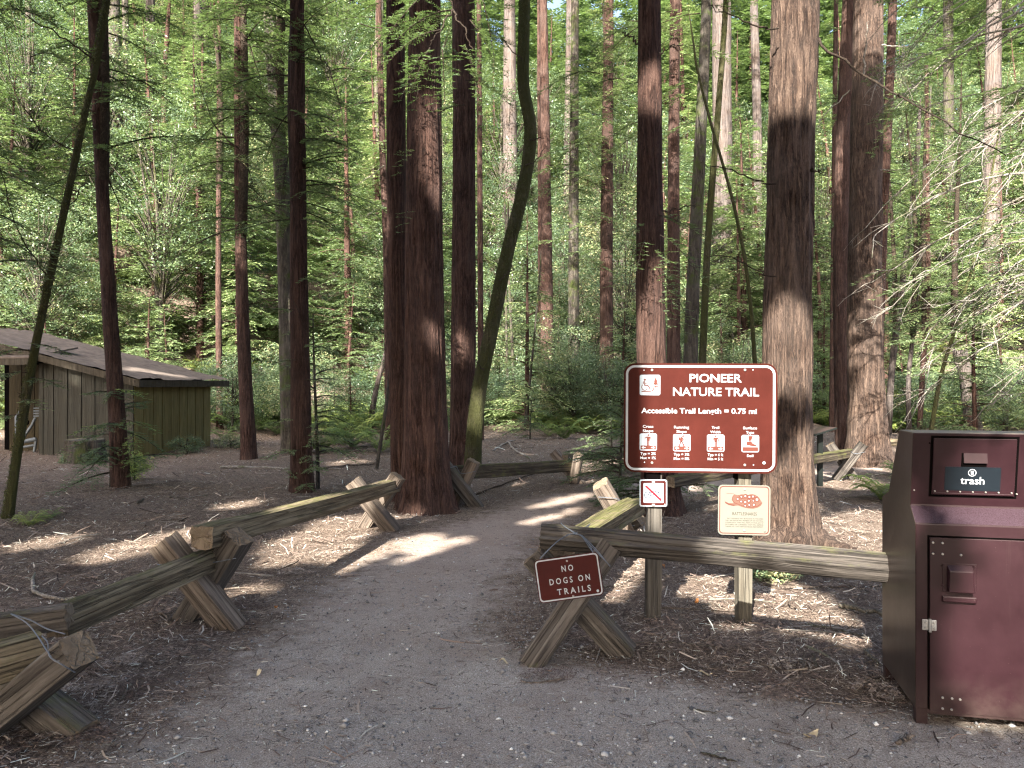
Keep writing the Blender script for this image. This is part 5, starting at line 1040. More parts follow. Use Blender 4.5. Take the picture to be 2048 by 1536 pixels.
# dead, lichen-white branched tree standing outside the frame, its limbs reaching in
db = P(2240, 1000, 11.5); db.z = 0
dt = thing('dead_branched_tree', db, 'tree outside the edge whose bare whitish branches sweep into view', 'tree')
V, Q = trunk_arrays([(0, 0, 0), (0.05, 0, 3), (0, 0.1, 7), (0, 0, 11)], [0.22, 0.18, 0.14, 0.05], 24, 0.1, 0.04, 0.3, 5, 77)
link(bpy.data.objects.new('trunk', fast_mesh('trunk', V, Q, None, True, [BARKG])), dt, Matrix.Translation(db))
rg = np.random.default_rng(5); acc = Acc(); lf = []
for i in range(46):
    z0 = rg.uniform(1.9, 8.2); L = rg.uniform(1.6, 3.7) * (1 if z0 > 3.5 else 0.8); el = rg.uniform(-0.1, 0.35) if z0 > 4 else rg.uniform(0.0, 0.5); az = rg.uniform(2.6, 3.9)
    t = np.linspace(0, 1, 12)[:, None]; d = np.array([math.cos(az), math.sin(az), 0])
    p = np.array([0, 0, z0]) + d * L * t + np.array([0, 0, 1.0]) * (L * el * t - L * rg.uniform(0.3, 0.75) * t ** 2) + np.cumsum(rg.normal(0, 0.02, (12, 3)), 0)
    acc.tube(p, np.linspace(0.022, 0.006, 12) * rg.uniform(0.8, 1.3), 5)
    for j in range(rg.integers(6, 12)):
        k_ = rg.integers(3, 12); s_ = rg.choice([-1, 1]); l2 = rg.uniform(0.2, 0.8); dd = unit(d * rg.uniform(0.3, 0.9) + s_ * np.array([-d[1], d[0], 0]) * rg.uniform(0.3, 0.8) + np.array([0, 0, rg.uniform(-0.9, 0.2)]))
        tt = np.linspace(0, 1, 6)[:, None]; p2 = p[k_] + dd * l2 * tt + np.array([0, 0, -0.25]) * l2 * tt ** 2 + np.cumsum(rg.normal(0, 0.012, (6, 3)), 0)
        acc.tube(p2, np.linspace(0.010, 0.0035, 6), 4)
        for j2 in range(3):
            k3 = rg.integers(1, 6); d3 = unit(dd + rg.normal(0, 0.6, 3)); acc.tube(p2[k3] + d3 * np.linspace(0, rg.uniform(0.1, 0.3), 4)[:, None], np.linspace(0.005, 0.002, 4), 3)
    if z0 > 2.6:
        for kk in (4, 6, 8, 10):
            if rg.random() < 0.42: lf.append(spray_leaves(p[kk], unit(np.array([d[0], d[1], -0.2]) + rg.normal(0, 0.45, 3)), rg.uniform(0.4, 1.0), rg, 0.07, 0.06, 0.02, 0.4)[:4])
acc.obj('branch', TWIGW, dt, Matrix.Translation(db))
link(bpy.data.objects.new('foliage', crown_mesh('foliage', [np.concatenate([q_[k_] for q_ in lf]) for k_ in range(4)], LEAFN)), dt, Matrix.Translation(db))

# broken snag and stump
def snag(name, label, px, Y, r0, r1, seed, m):
    pts = [P(x, y, Y) for x, y in px]; b = pts[0].copy(); b.z = gz(b.x, b.y) - 0.05
    rel = [(p.x - b.x, p.y - b.y, p.z - b.z if i else 0) for i, p in enumerate(pts)]
    V, Q = trunk_arrays(rel, np.linspace(r0, r1, len(rel)), 40, 0.05, 0.12, 0.3, 5, seed)
    top = V[:, 2].max(); rg = np.random.default_rng(seed); sel = V[:, 2] > top - 0.12; V[sel, 2] += rg.uniform(-0.05, 0.22, sel.sum())
    t = thing(name, b, label, 'snag'); link(bpy.data.objects.new('trunk', fast_mesh('trunk', V, Q, None, True, [m])), t, Matrix.Translation(b)); return t
snag('broken_snag', 'short broken off mossy snag among brush above the bin', [(1947, 824), (1938, 780), (1930, 745), (1919, 708)], 26, 0.26, 0.20, 5, BARKP)
def stump():
    b = G(170, 926); b.z = -0.05
    t = thing('tree_stump', b, 'grey cut stump with moss at its foot by the shed wall', 'stump')
    V, Q = trunk_arrays([(0, 0, 0), (0.01, 0, 0.25), (0, 0, 0.5)], [0.36, 0.335, 0.33], 64, 0.04, 0.08, 0.15, 5, 3)
    n_ = 64; top = V[-n_:]; V2 = np.vstack([V, top * [0.97, 0.97, 1] + [0, 0, 0.012], [[0, 0, V[-1, 2] + 0.015]]]); k0 = len(V) - n_
    Q2 = np.vstack([Q, [[k0 + j, k0 + (j + 1) % n_, len(V) + (j + 1) % n_, len(V) + j] for j in range(n_)]])
    link(bpy.data.objects.new('trunk', fast_mesh('trunk', V2, Q2, None, True, [BARKG])), t, Matrix.Translation(b))
    mk('cut_top', np.vstack([top * [0.97, 0.97, 1] + [0, 0, 0.012], [[0, 0, V[-1, 2] + 0.015]]]), [(j, (j + 1) % n_, n_) for j in range(n_)], WOODG, t, Matrix.Translation(b))
    rg = np.random.default_rng(2); n = 1400; a_ = rg.uniform(3.0, 6.4, n); c = np.stack([np.cos(a_) * 0.4, np.sin(a_) * 0.4, rg.beta(1, 2.2, n) * 0.3], 1) + rg.normal(0, 0.03, (n, 3)); ax = unit(rg.normal(0, 1, (n, 3)))
    arr = (c, ax * 0.02, unit(rg.normal(0, 1, (n, 3))) * 0.008, rg.uniform(0.2, 0.9, n)); link(bpy.data.objects.new('moss', crown_mesh('moss', arr, LEAFB)), t, Matrix.Translation(b))
stump()

# ------------------------------------------------------------------ ferns, saplings, shrubs of the clearing
def fern_mesh(nf, L, seed, narrow=1.0):
    rg = np.random.default_rng(seed); Cs = []
    for i in range(nf):
        az = 6.283 * (i + rg.uniform(-0.4, 0.4)) / nf; l_ = L * rg.uniform(0.65, 1.1); up_ = rg.uniform(1.1, 2.0); d = np.array([math.cos(az), math.sin(az), 0]); s_ = np.array([-d[1], d[0], 0])
        m = int(l_ / 0.026); t = np.linspace(0.06, 1, m)[:, None]
        line = d * l_ * (t - 0.12 * t ** 3) * 0.8 + np.array([0, 0, 1.0]) * l_ * (up_ * t - (up_ * 0.55 + 0.35) * t ** 2) * 0.9
        for q in (-1, 1):
            pl = 0.13 * l_ / 0.7 * np.sin(np.clip(t * 1.05, 0, 1) * np.pi) ** 0.6 * (1 - 0.45 * t) * narrow + 0.012
            ax = unit(s_ * q + d * 0.35 + np.array([0, 0, -0.2]) + rg.normal(0, 0.08, (m, 3)))
            Cs.append((line + ax * pl * 0.5, ax * pl * 0.5, unit(np.cross(ax, [0, 0, 1.0])) * 0.0125 * l_ / 0.6, np.clip(rg.normal(0.5, 0.15) + rg.normal(0, 0.08, m), 0, 1)))
    return crown_mesh('fronds', [np.concatenate([c[k] for c in Cs]) for k in range(4)], LEAFF)
FERN = [fern_mesh(24, 0.75, 1), fern_mesh(17, 0.6, 2), fern_mesh(30, 0.9, 3)]
def fern(x, y, s, label, group=None, i=0, rz=None):
    o = link(bpy.data.objects.new('fern', FERN[i % 3]), None, TRS((x, y, gz(x, y) - 0.01), random.uniform(0, 6) if rz is None else rz, s)); tag(o, label, 'fern', group); return o
for i, (px, py, s, lab) in enumerate(((62, 1048, 0.42, 'small fern at the foot of the thin leaning tree'), (100, 1036, 0.36, 'tiny bright fern just right of the leaning tree foot'), (1768, 1000, 0.85, 'light green fern left of the bin'), (1800, 952, 0.6, 'fern at the foot of the broad based redwood'))):
    g = G(px, py); fern(g.x, g.y, s, lab, None, i)
for i, (px, py, s) in enumerate(((690, 885, 1.1), (650, 868, 1.0), (725, 872, 1.1), (762, 905, 1.0), (610, 862, 1.0), (545, 858, 1.1), (705, 850, 1.2), (660, 845, 1.2), (1128, 880, 0.8), (1170, 868, 0.9), (1098, 872, 0.8), (462, 858, 0.9), (520, 866, 1.0), (1640, 845, 1.0), (1120, 846, 1.2), (1185, 852, 1.0), (1065, 850, 1.0), (985, 858, 1.1), (900, 860, 1.0), (940, 850, 1.0), (640, 905, 0.8), (740, 850, 1.3), (580, 845, 1.2), (500, 850, 1.1), (625, 850, 1.3), (670, 870, 1.0), (705, 895, 0.8), (735, 862, 1.2), (770, 868, 1.0), (1150, 862, 0.9), (1205, 862, 1.0), (1080, 860, 1.0), (1010, 862, 0.8), (1235, 870, 0.9), (555, 868, 0.9), (470, 848, 1.2), (448, 880, 0.6), (690, 842, 1.4), (1040, 846, 1.1))):
    g = G(px, py); fern(g.x, g.y, s * 1.5, 'sword fern in the shaded flat between the shed and the trail bend', 'ferns on the shaded flat', i)
for i in range(46):
    px = random.uniform(1790, 2080); py = random.uniform(828, 858); g = G(px, py)
    fern(g.x, g.y, random.uniform(1.0, 1.9), 'sunlit fern of the low green bed beyond the bin', 'ferns in the sunlit bed beyond the bin', i)
def small_conifer(name, label, px, py, h, rad, seed, nb=16, m=LEAFN, leaf=0.05, lw=0.016, node=0.055, group=None, Yoff=0):
    g = G(px, py); w_, arr = conifer(h, rad, nb, seed, 0.12, leaf, lw, node, rt=0.008 + h * 0.006, top=0.55); t = thing(name, g, label, 'sapling', group); M = Matrix.Translation((g.x, g.y, -0.02))
    w_.obj('stem', BARKG, t, M); link(bpy.data.objects.new('foliage', crown_mesh('foliage', arr, m)), t, M); return t
small_conifer('redwood_sapling', 'young redwood with flat sprays in front of the shed wall', 222, 976, 1.62, 0.85, 31, 15)
small_conifer('redwood_sapling', 'dense dark sapling left of the main sign behind the mossy rail', 1240, 985, 1.25, 0.75, 32, 26)
small_conifer('redwood_sapling', 'bushy sapling right behind the bicycle sign', 1290, 1012, 1.05, 0.6, 33, 24)
small_conifer('redwood_sapling', 'low sapling between the two sign posts', 1345, 1018, 0.75, 0.55, 34, 20)
small_conifer('redwood_sapling', 'sapling at the trail bend beside the pointed post', 1225, 945, 1.0, 0.8, 35, 22)
small_conifer('redwood_sapling', 'tall thin sapling growing against the straight reddish trunk', 636, 978, 2.6, 0.55, 36, 22)
small_conifer('redwood_sapling', 'small sapling right of the trail bend rail', 1060, 880, 1.2, 0.7, 37, 14)
def shrub_small(label, px, py, h, rad, seed, m):
    g = G(px, py); w_, arr = broadleaf(h, rad, 46, 40, seed, 0.05, 0.014, 0.05, 0.06); t = thing('shrub', g, label, 'shrub'); M = Matrix.Translation((g.x, g.y, -0.02))
    w_.obj('stem', BARKG, t, M); link(bpy.data.objects.new('foliage', crown_mesh('foliage', arr, m)), t, M)
shrub_small('blue green rosette shrub against the dark shed wall', 374, 909, 0.42, 0.36, 41, LEAFB)
shrub_small('low grey green shrub in the open past the shed corner', 462, 898, 0.36, 0.42, 42, LEAFB)
shrub_small('bright green shrublet beside the slim tree near the shed', 268, 962, 0.5, 0.22, 43, LEAFF)
shrub_small('low dark green shrub under the log rail', 1545, 1152, 0.16, 0.22, 44, LEAFB)

# ------------------------------------------------------------------ forest on the flat and up the hillside
CON = [conifer(h_, R_, int(nb_ * 0.8), 300 + i, st_, 0.115, 0.042, 0.135) for i, (h_, R_, nb_, st_) in enumerate(((9, 2.3, 88, 0.05), (11, 2.1, 95, 0.12), (7, 2.4, 76, 0.03), (12, 2.6, 100, 0.2), (5, 1.9, 58, 0.02)))]
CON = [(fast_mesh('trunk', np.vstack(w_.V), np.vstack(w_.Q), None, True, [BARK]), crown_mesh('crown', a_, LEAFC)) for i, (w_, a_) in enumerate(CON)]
BRD = [broadleaf(h_, R_, nc_, 90, 400 + i, 0.10, 0.042, lo_, 0.21) for i, (h_, R_, nc_, lo_) in enumerate(((4.5, 1.9, 105, 0.05), (7, 2.3, 130, 0.15), (3, 1.8, 85, 0.02), (9, 2.6, 150, 0.25)))]
BRD = [(fast_mesh('trunk', np.vstack(w_.V), np.vstack(w_.Q), None, True, [BARKG]), crown_mesh('crown', a_, LEAFB)) for w_, a_ in BRD]
protos = {}
def plant(kind, i, x, y, s, label, group):
    pool = CON if kind == 'c' else BRD; tm, cm = pool[i % len(pool)]
    name = 'understory_redwood' if kind == 'c' else 'understory_broadleaf'
    M = TRS((x, y, gz(x, y) - 0.1), random.uniform(0, 6.28), (s, s, s * random.uniform(0.9, 1.15)), random.gauss(0, 0.03), random.gauss(0, 0.03))
    key = (kind, i % len(pool))
    if key not in protos:
        t = thing(name, M, label, 'tree', group); link(bpy.data.objects.new('trunk', tm), t, M); link(bpy.data.objects.new('crown', cm), t, M); protos[key] = t; return t
    return copy_thing(protos[key], M, label, group)
placed = []
def free(x, y, d):
    for (a_, b_, c_) in placed:
        if (a_ - x) ** 2 + (b_ - y) ** 2 < (d * c_) ** 2: return False
    return True
rnd = random.Random(11); kindr = random.Random(5)
n_c = n_b = 0
for it in range(9000):
    Y = math.exp(rnd.uniform(math.log(19), math.log(78))); X = rnd.uniform(-0.80, 0.80) * Y
    px = CX + X / Y * F
    if X < 8 and Y < 24: continue
    if 1500 < px < 1775 and Y < 27: continue
    if px >= 1775 and Y < 27 and (px < 1930 or Y < 22 or kindr.random() < 0.6): continue
    dmin = 0.030 * Y + 0.75
    if not free(X, Y, dmin): continue
    h0 = float(hz0(X, Y)); steep = h0 > 0.8
    if not steep and Y < 34:
        kind = 'b' if rnd.random() < (0.5 if X < 8 else 0.3) else 'c'; s = rnd.uniform(0.45, 0.95)
        idx = rnd.choice((0, 2, 2, 0)) if kind == 'b' else rnd.choice((2, 4, 4))
    else:
        kind = 'c' if rnd.random() < 0.58 else 'b'; s = rnd.uniform(0.75, 1.25) * (0.75 + Y / 90)
        idx = rnd.randrange(5) if kind == 'c' else rnd.randrange(4)
    if kind == 'c' and n_c >= 215: continue
    if kind == 'b' and n_b >= 205: continue
    placed.append((X, Y, 1.0))
    near = Y < 34
    if kind == 'c':
        n_c += 1; plant('c', idx, X, Y, s, 'small layered redwood in the brush behind the clearing' if near else 'layered green redwood in the understory of the wooded hillside', 'young redwoods behind the clearing' if near else 'understory redwoods on the hillside')
    else:
        n_b += 1; plant('b', idx, X, Y, s, 'leafy dark shrub in the brush behind the clearing' if near else 'leafy broadleaf tree in the understory of the wooded hillside', 'shrubs behind the clearing' if near else 'broadleaf trees on the hillside')
# fern and brush cover of the slope, uncountable at this distance
rg = np.random.default_rng(12); fx = []
for it in range(420):
    Y = rg.uniform(26, 50); X = rg.uniform(-0.78, 0.75) * Y; fx.append((X, Y))
fx = np.array(fx); fzv = hz(fx[:, 0], fx[:, 1])
vs_ = [np.array([v.co for v in FERN[k_].vertices]) for k_ in range(3)]
VV, off = [], 0
for i, (X, Y) in enumerate(fx):
    v = vs_[i % 3]; a_ = rg.uniform(0, 6.28); s = rg.uniform(0.9, 1.9); c_, s_ = math.cos(a_), math.sin(a_)
    VV.append(np.stack([X + s * (v[:, 0] * c_ - v[:, 1] * s_), Y + s * (v[:, 0] * s_ + v[:, 1] * c_), fzv[i] + s * v[:, 2]], 1))
VV = np.vstack(VV); o = link(bpy.data.objects.new('slope_ferns', fast_mesh('slope_ferns', VV, np.arange(len(VV)).reshape(-1, 4), rg.uniform(0.2, 0.9, len(VV) // 4), False, [LEAFF])))
tag(o, 'mass of ferns covering the slope under the trees', 'fern cover', kind='stuff')
# far wood closing the view
rg = np.random.default_rng(13); AA = [[], [], [], []]
_, ca = conifer(13, 3.6, 70, 777, 0.05, 0.36, 0.16, 0.42)
for it in range(150):
    Y = rg.uniform(72, 112); X = rg.uniform(-0.78, 0.78) * Y; a_ = rg.uniform(0, 6.28); s = rg.uniform(1.1, 2.0); Rm = np.array([[math.cos(a_), -math.sin(a_), 0], [math.sin(a_), math.cos(a_), 0], [0, 0, 1]])
    AA[0].append(ca[0] @ Rm.T * s + np.array([X, Y, float(hz0(X, Y))])); AA[1].append(ca[1] @ Rm.T * s); AA[2].append(ca[2] @ Rm.T * s); AA[3].append(np.clip(ca[3] + rg.normal(0, 0.12), 0, 1))
o = link(bpy.data.objects.new('far_wood', crown_mesh('far_wood', [np.concatenate(q_) for q_ in AA], LEAFC)))
tag(o, 'far wooded ridge closing the view behind the hillside trees', 'far wood', kind='stuff')

# ------------------------------------------------------------------ unseen trees added to shade the clearing, crowns cut open towards the LIT spots
def lit(px, py, rad, Y=None, z=None):
    p = P(px, py, Y) if Y else G(px, py); return (np.array(p), rad)
LIT = [lit(1400, 800, 0.42, 4.85), lit(1380, 900, 0.4, 4.85), lit(1500, 860, 0.25, 4.85), lit(1488, 1020, 0.22, 4.9), lit(1306, 990, 0.15, 4.9),
       lit(1240, 1110, 0.30), lit(1290, 1150, 0.3), lit(1250, 1180, 0.2), lit(1440, 1180, 0.18), lit(1560, 1195, 0.28), lit(1600, 1215, 0.2), lit(1700, 1070, 0.6), lit(1640, 1100, 0.4), lit(1760, 1050, 0.5), lit(1690, 965, 0.5), lit(1750, 1110, 0.4), lit(1450, 1110, 0.35),
       lit(1460, 1110, 0.12, 4.3), lit(1590, 1110, 0.06, 4.1), lit(1500, 1150, 0.1, 4.95), lit(1720, 1120, 0.15, 4.0),
       lit(858, 1077, 0.10), lit(830, 1083, 0.14), lit(795, 1092, 0.15), lit(760, 1103, 0.14), lit(725, 1119, 0.11), lit(698, 1136, 0.07), lit(700, 1050, 0.35), lit(640, 1085, 0.36), lit(590, 1115, 0.2), lit(925, 1082, 0.05), lit(890, 1093, 0.05), lit(855, 1106, 0.05), lit(815, 1122, 0.04), lit(730, 990, 0.15), lit(760, 965, 0.16, 8.2), lit(710, 1110, 0.2),
       lit(1125, 1003, 0.14), lit(1080, 1013, 0.08), lit(1165, 992, 0.1), lit(1100, 1035, 0.10), lit(1150, 1022, 0.10), lit(1060, 1046, 0.06), lit(1085, 1085, 0.05), lit(1200, 985, 0.15, 7.4), lit(1230, 1015, 0.2, 7.2), 
       lit(1585, 700, 0.34, 7.3), lit(1570, 640, 0.12, 7.3), lit(1590, 40, 0.5, 7.3), lit(1585, 130, 0.3, 7.3), lit(1575, 1040, 0.3, 7.3), lit(1560, 960, 0.12, 7.3),
       lit(1300, 690, 0.32, 9.0), lit(1305, 620, 0.16, 9.0), lit(1310, 160, 0.2, 9.0), lit(1325, 500, 0.15, 8.7),
       lit(1735, 30, 0.6, 14.2), lit(1735, 500, 0.1, 14.2), lit(1735, 850, 0.12, 14.2), lit(1730, 640, 0.05, 14.2), lit(1690, 850, 0.2, 16.5), lit(1690, 300, 0.6, 16.5), lit(1690, 930, 0.3, 12.3), lit(1666, 897, 0.12, 12.5), lit(1708, 945, 0.15, 12.4),
       lit(1985, 935, 0.10, 3.4), lit(2020, 980, 0.18, 3.4), lit(2040, 1250, 0.22, 3.35), lit(1990, 1330, 0.15, 3.35), lit(2040, 1050, 0.14, 3.4), lit(1960, 1240, 0.1, 3.35),
       lit(880, 120, 0.6, 8.1), lit(840, 60, 0.4, 8.2), lit(1950, 250, 1.3, 10.5), lit(1900, 500, 1.0, 10.5), lit(2000, 50, 1.0, 10), lit(1980, 600, 0.8, 10.5),
       lit(330, 1085, 0.35), lit(250, 1100, 0.25), lit(480, 1010, 0.2), lit(380, 1095, 0.2), lit(320, 1060, 0.10, 4.9), lit(100, 1085, 0.2), lit(440, 1055, 0.25),
       lit(165, 880, 0.12, 15.5), lit(128, 735, 0.02, 16.3), lit(260, 720, 0.2, 17), lit(330, 735, 0.15, 17.5), lit(150, 880, 0.1, 16.1), lit(870, 660, 0.1, 9.1), lit(930, 690, 0.2, 13.9), lit(575, 620, 0.2, 17.2), lit(560, 330, 0.25, 17.2),
       lit(1240, 920, 0.3), lit(1000, 930, 0.25), lit(700, 925, 0.3), lit(1420, 1000, 0.15), lit(1400, 955, 0.12, 9.0),
       lit(757, 100, 0.5, 19.8), lit(765, 300, 0.5, 19.8), lit(1900, 845, 1.5), lit(2000, 848, 1.2), lit(1845, 650, 0.5, 22), lit(1820, 560, 0.4, 24), lit(1905, 340, 0.8, 21), lit(1155, 930, 0.12, 11.9), lit(690, 850, 0.9), lit(600, 848, 0.7), lit(520, 850, 0.8), lit(740, 845, 0.8), lit(1110, 850, 0.6), lit(460, 850, 0.7), lit(940, 850, 0.8), lit(1930, 760, 0.5, 26)]
def canopy(x, y, h, zb, rad, seed, n):
    rg = np.random.default_rng(seed)
    base = np.array([x, y, 0.0]); t = thing('added_shade_redwood', (x, y, gz(x, y) - 0.1), 'unseen tall redwood added behind the viewpoint to shade the trail', 'redwood', 'redwoods added behind the viewpoint for shade'); M = Matrix.Translation((x, y, 0))
    V, Q = trunk_arrays([(0, 0, -0.1), (0.05, 0, h * 0.5), (0, 0, h)], [0.15, 0.10, 0.03], 24, 0.4, 0.05, 0.4, 5, seed)
    link(bpy.data.objects.new('trunk', fast_mesh('trunk', V, Q, None, True, [BARK])), t, M)
    ncl = n // 55; u_ = rg.random(ncl); a_ = rg.uniform(0, 6.283, ncl); r_ = rad * (1.02 - 0.75 * u_ ** 1.5) * np.sqrt(rg.random(ncl)) 
    cc = np.stack([np.cos(a_) * r_, np.sin(a_) * r_, zb + (h - zb) * u_], 1); cc = np.repeat(cc, 55, 0) + rg.normal(0, 1, (ncl * 55, 3)) * np.array([0.5, 0.5, 0.22])
    keep = np.ones(len(cc), bool); W_ = cc + base
    for p, rr in LIT:
        v = W_ - p; tt = v @ S; perp = np.linalg.norm(v - tt[:, None] * S, axis=1); keep &= ~((tt > 0) & (perp < (rr * 1.05 + 0.10) * rg.uniform(0.88, 1.15, len(cc))))  # drops needles along the sun paths so the LIT spots get direct sun
    cc = cc[keep]; m_ = len(cc)
    ax = unit(rg.normal(0, 1, (m_, 3)) * [1, 1, 0.5]); wv = unit(np.cross(ax, rg.normal(0, 0.5, (m_, 3)) + [0, 0, 1.0])); ll = rg.uniform(0.12, 0.2, m_)[:, None]
    link(bpy.data.objects.new('crown', crown_mesh('crown', (cc, ax * ll, wv * ll * 0.42, rg.random(m_)), LEAFD)), t, M)
for i, (x, y, h, zb, rad, n_) in enumerate(((-12, -3.5, 22, 5, 4.2, 17000), (-7.5, -5.5, 25, 4.5, 4.4, 19000), (-2.6, -4.6, 23, 4.0, 4.0, 19000), (0.8, -5.0, 25, 4.0, 4.2, 19000), (4.6, -3.4, 22, 4.0, 3.8, 15000), (-15.5, -9, 27, 6, 4.8, 15000), (-9.5, -12, 29, 7, 5, 17000), (-5.6, -9.4, 28, 6, 4.6, 17000), (0, -13, 29, 8, 5, 15000), (-18, -3.5, 23, 4, 4.4, 15000), (-21, -8, 26, 5, 4.6, 13000))):
    canopy(x, y, h, zb, rad, 600 + i, int(n_ * 2.4))

# ------------------------------------------------------------------ litter, gravel, sticks
rg = np.random.default_rng(21)
def scatter(n, ymin, ymax, xr=0.82):
    Y = np.exp(rg.uniform(math.log(ymin), math.log(ymax), n)); X = rg.uniform(-xr, xr, n) * Y; return X, Y
X, Y = scatter(300000, 2.3, 24)
sd = trail_sd(X, Y); clump = vnoise(X * 1.7, Y * 1.7, 61) * 0.6 + vnoise(X * 5, Y * 5, 62) * 0.4
keep = np.where(sd > 0, rg.random(len(X)) < 0.5 * np.exp(-sd / 0.45) + 0.09 * (clump > 0.52) + 0.03, rg.random(len(X)) < 0.35 + clump)
X, Y, sd = X[keep], Y[keep], sd[keep]; n = len(X)
Z = hz(X, Y) + np.where(sd > 0, 0.010, 0.004) + rg.random(n) * np.where(sd > 0, 0.004, 0.022)
big = rg.random(n) < 0.02
L_ = np.where(big, rg.uniform(0.06, 0.17, n), rg.uniform(0.014, 0.055, n)) * (0.75 + 0.05 * Y); Wd = np.where(big, rg.uniform(0.002, 0.0055, n), rg.uniform(0.0007, 0.0020, n)) * (0.75 + 0.055 * Y)
az = rg.uniform(0, 6.283, n); el = np.where(sd > 0, rg.normal(0, 0.05, n), rg.normal(0, 0.25, n))
ax = np.stack([np.cos(az) * np.cos(el), np.sin(az) * np.cos(el), np.sin(el)], 1); wv = unit(np.cross(ax, rg.normal(0, 0.4, (n, 3)) + [0, 0, 1.0]))
c_ = np.stack([X, Y, Z + np.abs(np.sin(el)) * L_ * 0.4], 1); A = ax * (L_ / 2)[:, None]; W_ = wv * Wd[:, None]
up = np.array([0, 0, 1.0]) * (Wd * 1.2)[:, None]; mid = (rg.normal(0, 0.05, n) * L_)[:, None] * wv
V = np.stack([c_ - A - W_, c_ - A + W_, c_ + mid + W_, c_ + mid - W_, c_ + A + W_ * 0.6, c_ + A - W_ * 0.6], 1).reshape(-1, 3)
b6 = np.arange(n)[:, None] * 6; Q = np.concatenate([b6 + [0, 1, 2, 3], b6 + [3, 2, 4, 5]], 0)
var = np.clip(np.where(big, rg.normal(0.5, 0.2, n), rg.normal(0.42, 0.26, n)), 0, 1)
o = link(bpy.data.objects.new('needle_litter', fast_mesh('needle_litter', V, Q, np.r_[var, var], False, [NEEDLEM]))); tag(o, 'reddish brown fallen needles and twigs strewn over the forest floor', 'needle litter', kind='stuff')
X, Y = scatter(80000, 2.2, 9.5, 0.75); sd = trail_sd(X, Y); k_ = sd > 0.05; k_ &= rg.random(len(X)) < np.clip(0.25 + vnoise(X * 1.5, Y * 1.5, 63), 0, 1) * np.clip(1.4 - Y / 7, 0.1, 1); X, Y = X[k_], Y[k_]; n = len(X)
r_ = rg.lognormal(math.log(0.0030), 0.62, n).clip(0.0012, 0.020); c_ = np.stack([X, Y, hz(X, Y) + 0.008 + r_ * 0.35], 1)
oct_ = np.array([(1, 0, 0), (0, 1, 0), (-1, 0, 0), (0, -1, 0), (0, 0, 0.7), (0, 0, -0.7)]); a_ = rg.uniform(0, 6.28, n); jit = rg.uniform(0.6, 1.3, (n, 6, 1))
rot = np.stack([np.stack([np.cos(a_), -np.sin(a_)], 1), np.stack([np.sin(a_), np.cos(a_)], 1)], 1)
pv = oct_[None] * jit * r_[:, None, None]; pv[:, :, :2] = np.einsum('nij,nkj->nki', rot, pv[:, :, :2]); V = (pv + c_[:, None]).reshape(-1, 3)
T3 = np.array([(0, 1, 4), (1, 2, 4), (2, 3, 4), (3, 0, 4), (1, 0, 5), (2, 1, 5), (3, 2, 5), (0, 3, 5)]); Q = (np.arange(n)[:, None, None] * 6 + T3[None]).reshape(-1, 3)
o = link(bpy.data.objects.new('gravel', fast_mesh('gravel', V, Q, np.repeat(np.clip(rg.normal(0.5, 0.25, n), 0, 1), 8), False, [PEBBLEM]))); tag(o, 'small grey stones loose on the trail surface', 'gravel', kind='stuff')

lfs = []
for _ in range(520):
    Yv = math.exp(rg.uniform(math.log(2.6), math.log(15))); Xv = rg.uniform(-0.8, 0.8) * Yv; sdv = trail_sd([Xv], [Yv])[0]
    if sdv > 0.1 and rg.random() > 0.05 * (sdv < 0.5): continue
    a_ = rg.uniform(0, 6.28); q_ = spray_leaves(np.zeros(3), np.array([math.cos(a_), math.sin(a_), 0.0]), rg.uniform(0.12, 0.34), rg, 0.028, 0.022, 0.007, 0.02, 0.1, 0.5)
    fl = np.array([1, 1, 0.18]); lfs.append((q_[0] * fl + [Xv, Yv, gz(Xv, Yv) + 0.022], q_[1] * fl, q_[2], np.clip(q_[3] * 0.3 + rg.uniform(0.15, 0.55), 0, 1)))
o = link(bpy.data.objects.new('fallen_sprays', crown_mesh('fallen_sprays', [np.concatenate([q_[k_] for q_ in lfs]) for k_ in range(4)], NEEDLEM))); tag(o, 'dead brown redwood sprays scattered over the needle litter', 'fallen sprays', kind='stuff')
def stick(label, px, r0, m, z=0.01, group=None, name='fallen_stick'):
    pts = [G(x, y) for x, y in px]
    for p in pts: p.z = gz(p.x, p.y) + r0 * 0.8 + z
    c = pts[0].copy(); p = smooth_path([tuple(q_ - c) for q_ in pts], 14); p += np.random.default_rng(len(label)).normal(0, r0 * 0.35, p.shape)
    a = Acc(); rr = np.linspace(r0, r0 * 0.65, 14); rr[0] *= 0.4; rr[-1] *= 0.3; a.tube(p, rr, 8); o = a.obj(name, m, None, Matrix.Translation(c)); tag(o, label, 'stick', group); return o
stick('thick tan stick lying under the log rail by the bin', [(1678, 1222), (1730, 1230), (1790, 1242)], 0.020, WOODY)
stick('long thin tan stick lying right of the second sign post', [(1562, 1174), (1660, 1176), (1776, 1182)], 0.009, WOODT)
stick('long grey stick pointing at the middle of the bin', [(1612, 1254), (1690, 1272), (1776, 1293)], 0.011, WOODG)
stick('short bent yellowish stick beside the bin', [(1732, 1309), (1738, 1322), (1760, 1334)], 0.011, WOODY)
stick('straight pale stick right behind the bent yellowish one', [(1748, 1330), (1702, 1345)], 0.006, WOODT)
stick('curled bark strip lying in the needles before the sign posts', [(1610, 1317), (1604, 1345), (1597, 1370)], 0.009, WOODT)
stick('short flat bark piece beside the curled bark strip', [(1627, 1316), (1632, 1342)], 0.009, WOODY)
stick('thin pale twig lying on the gravel before the sign', [(1374, 1420), (1434, 1433)], 0.005, WOODY)
stick('dark twig lying on the gravel at the bottom edge', [(1401, 1512), (1472, 1531)], 0.006, WOODD)
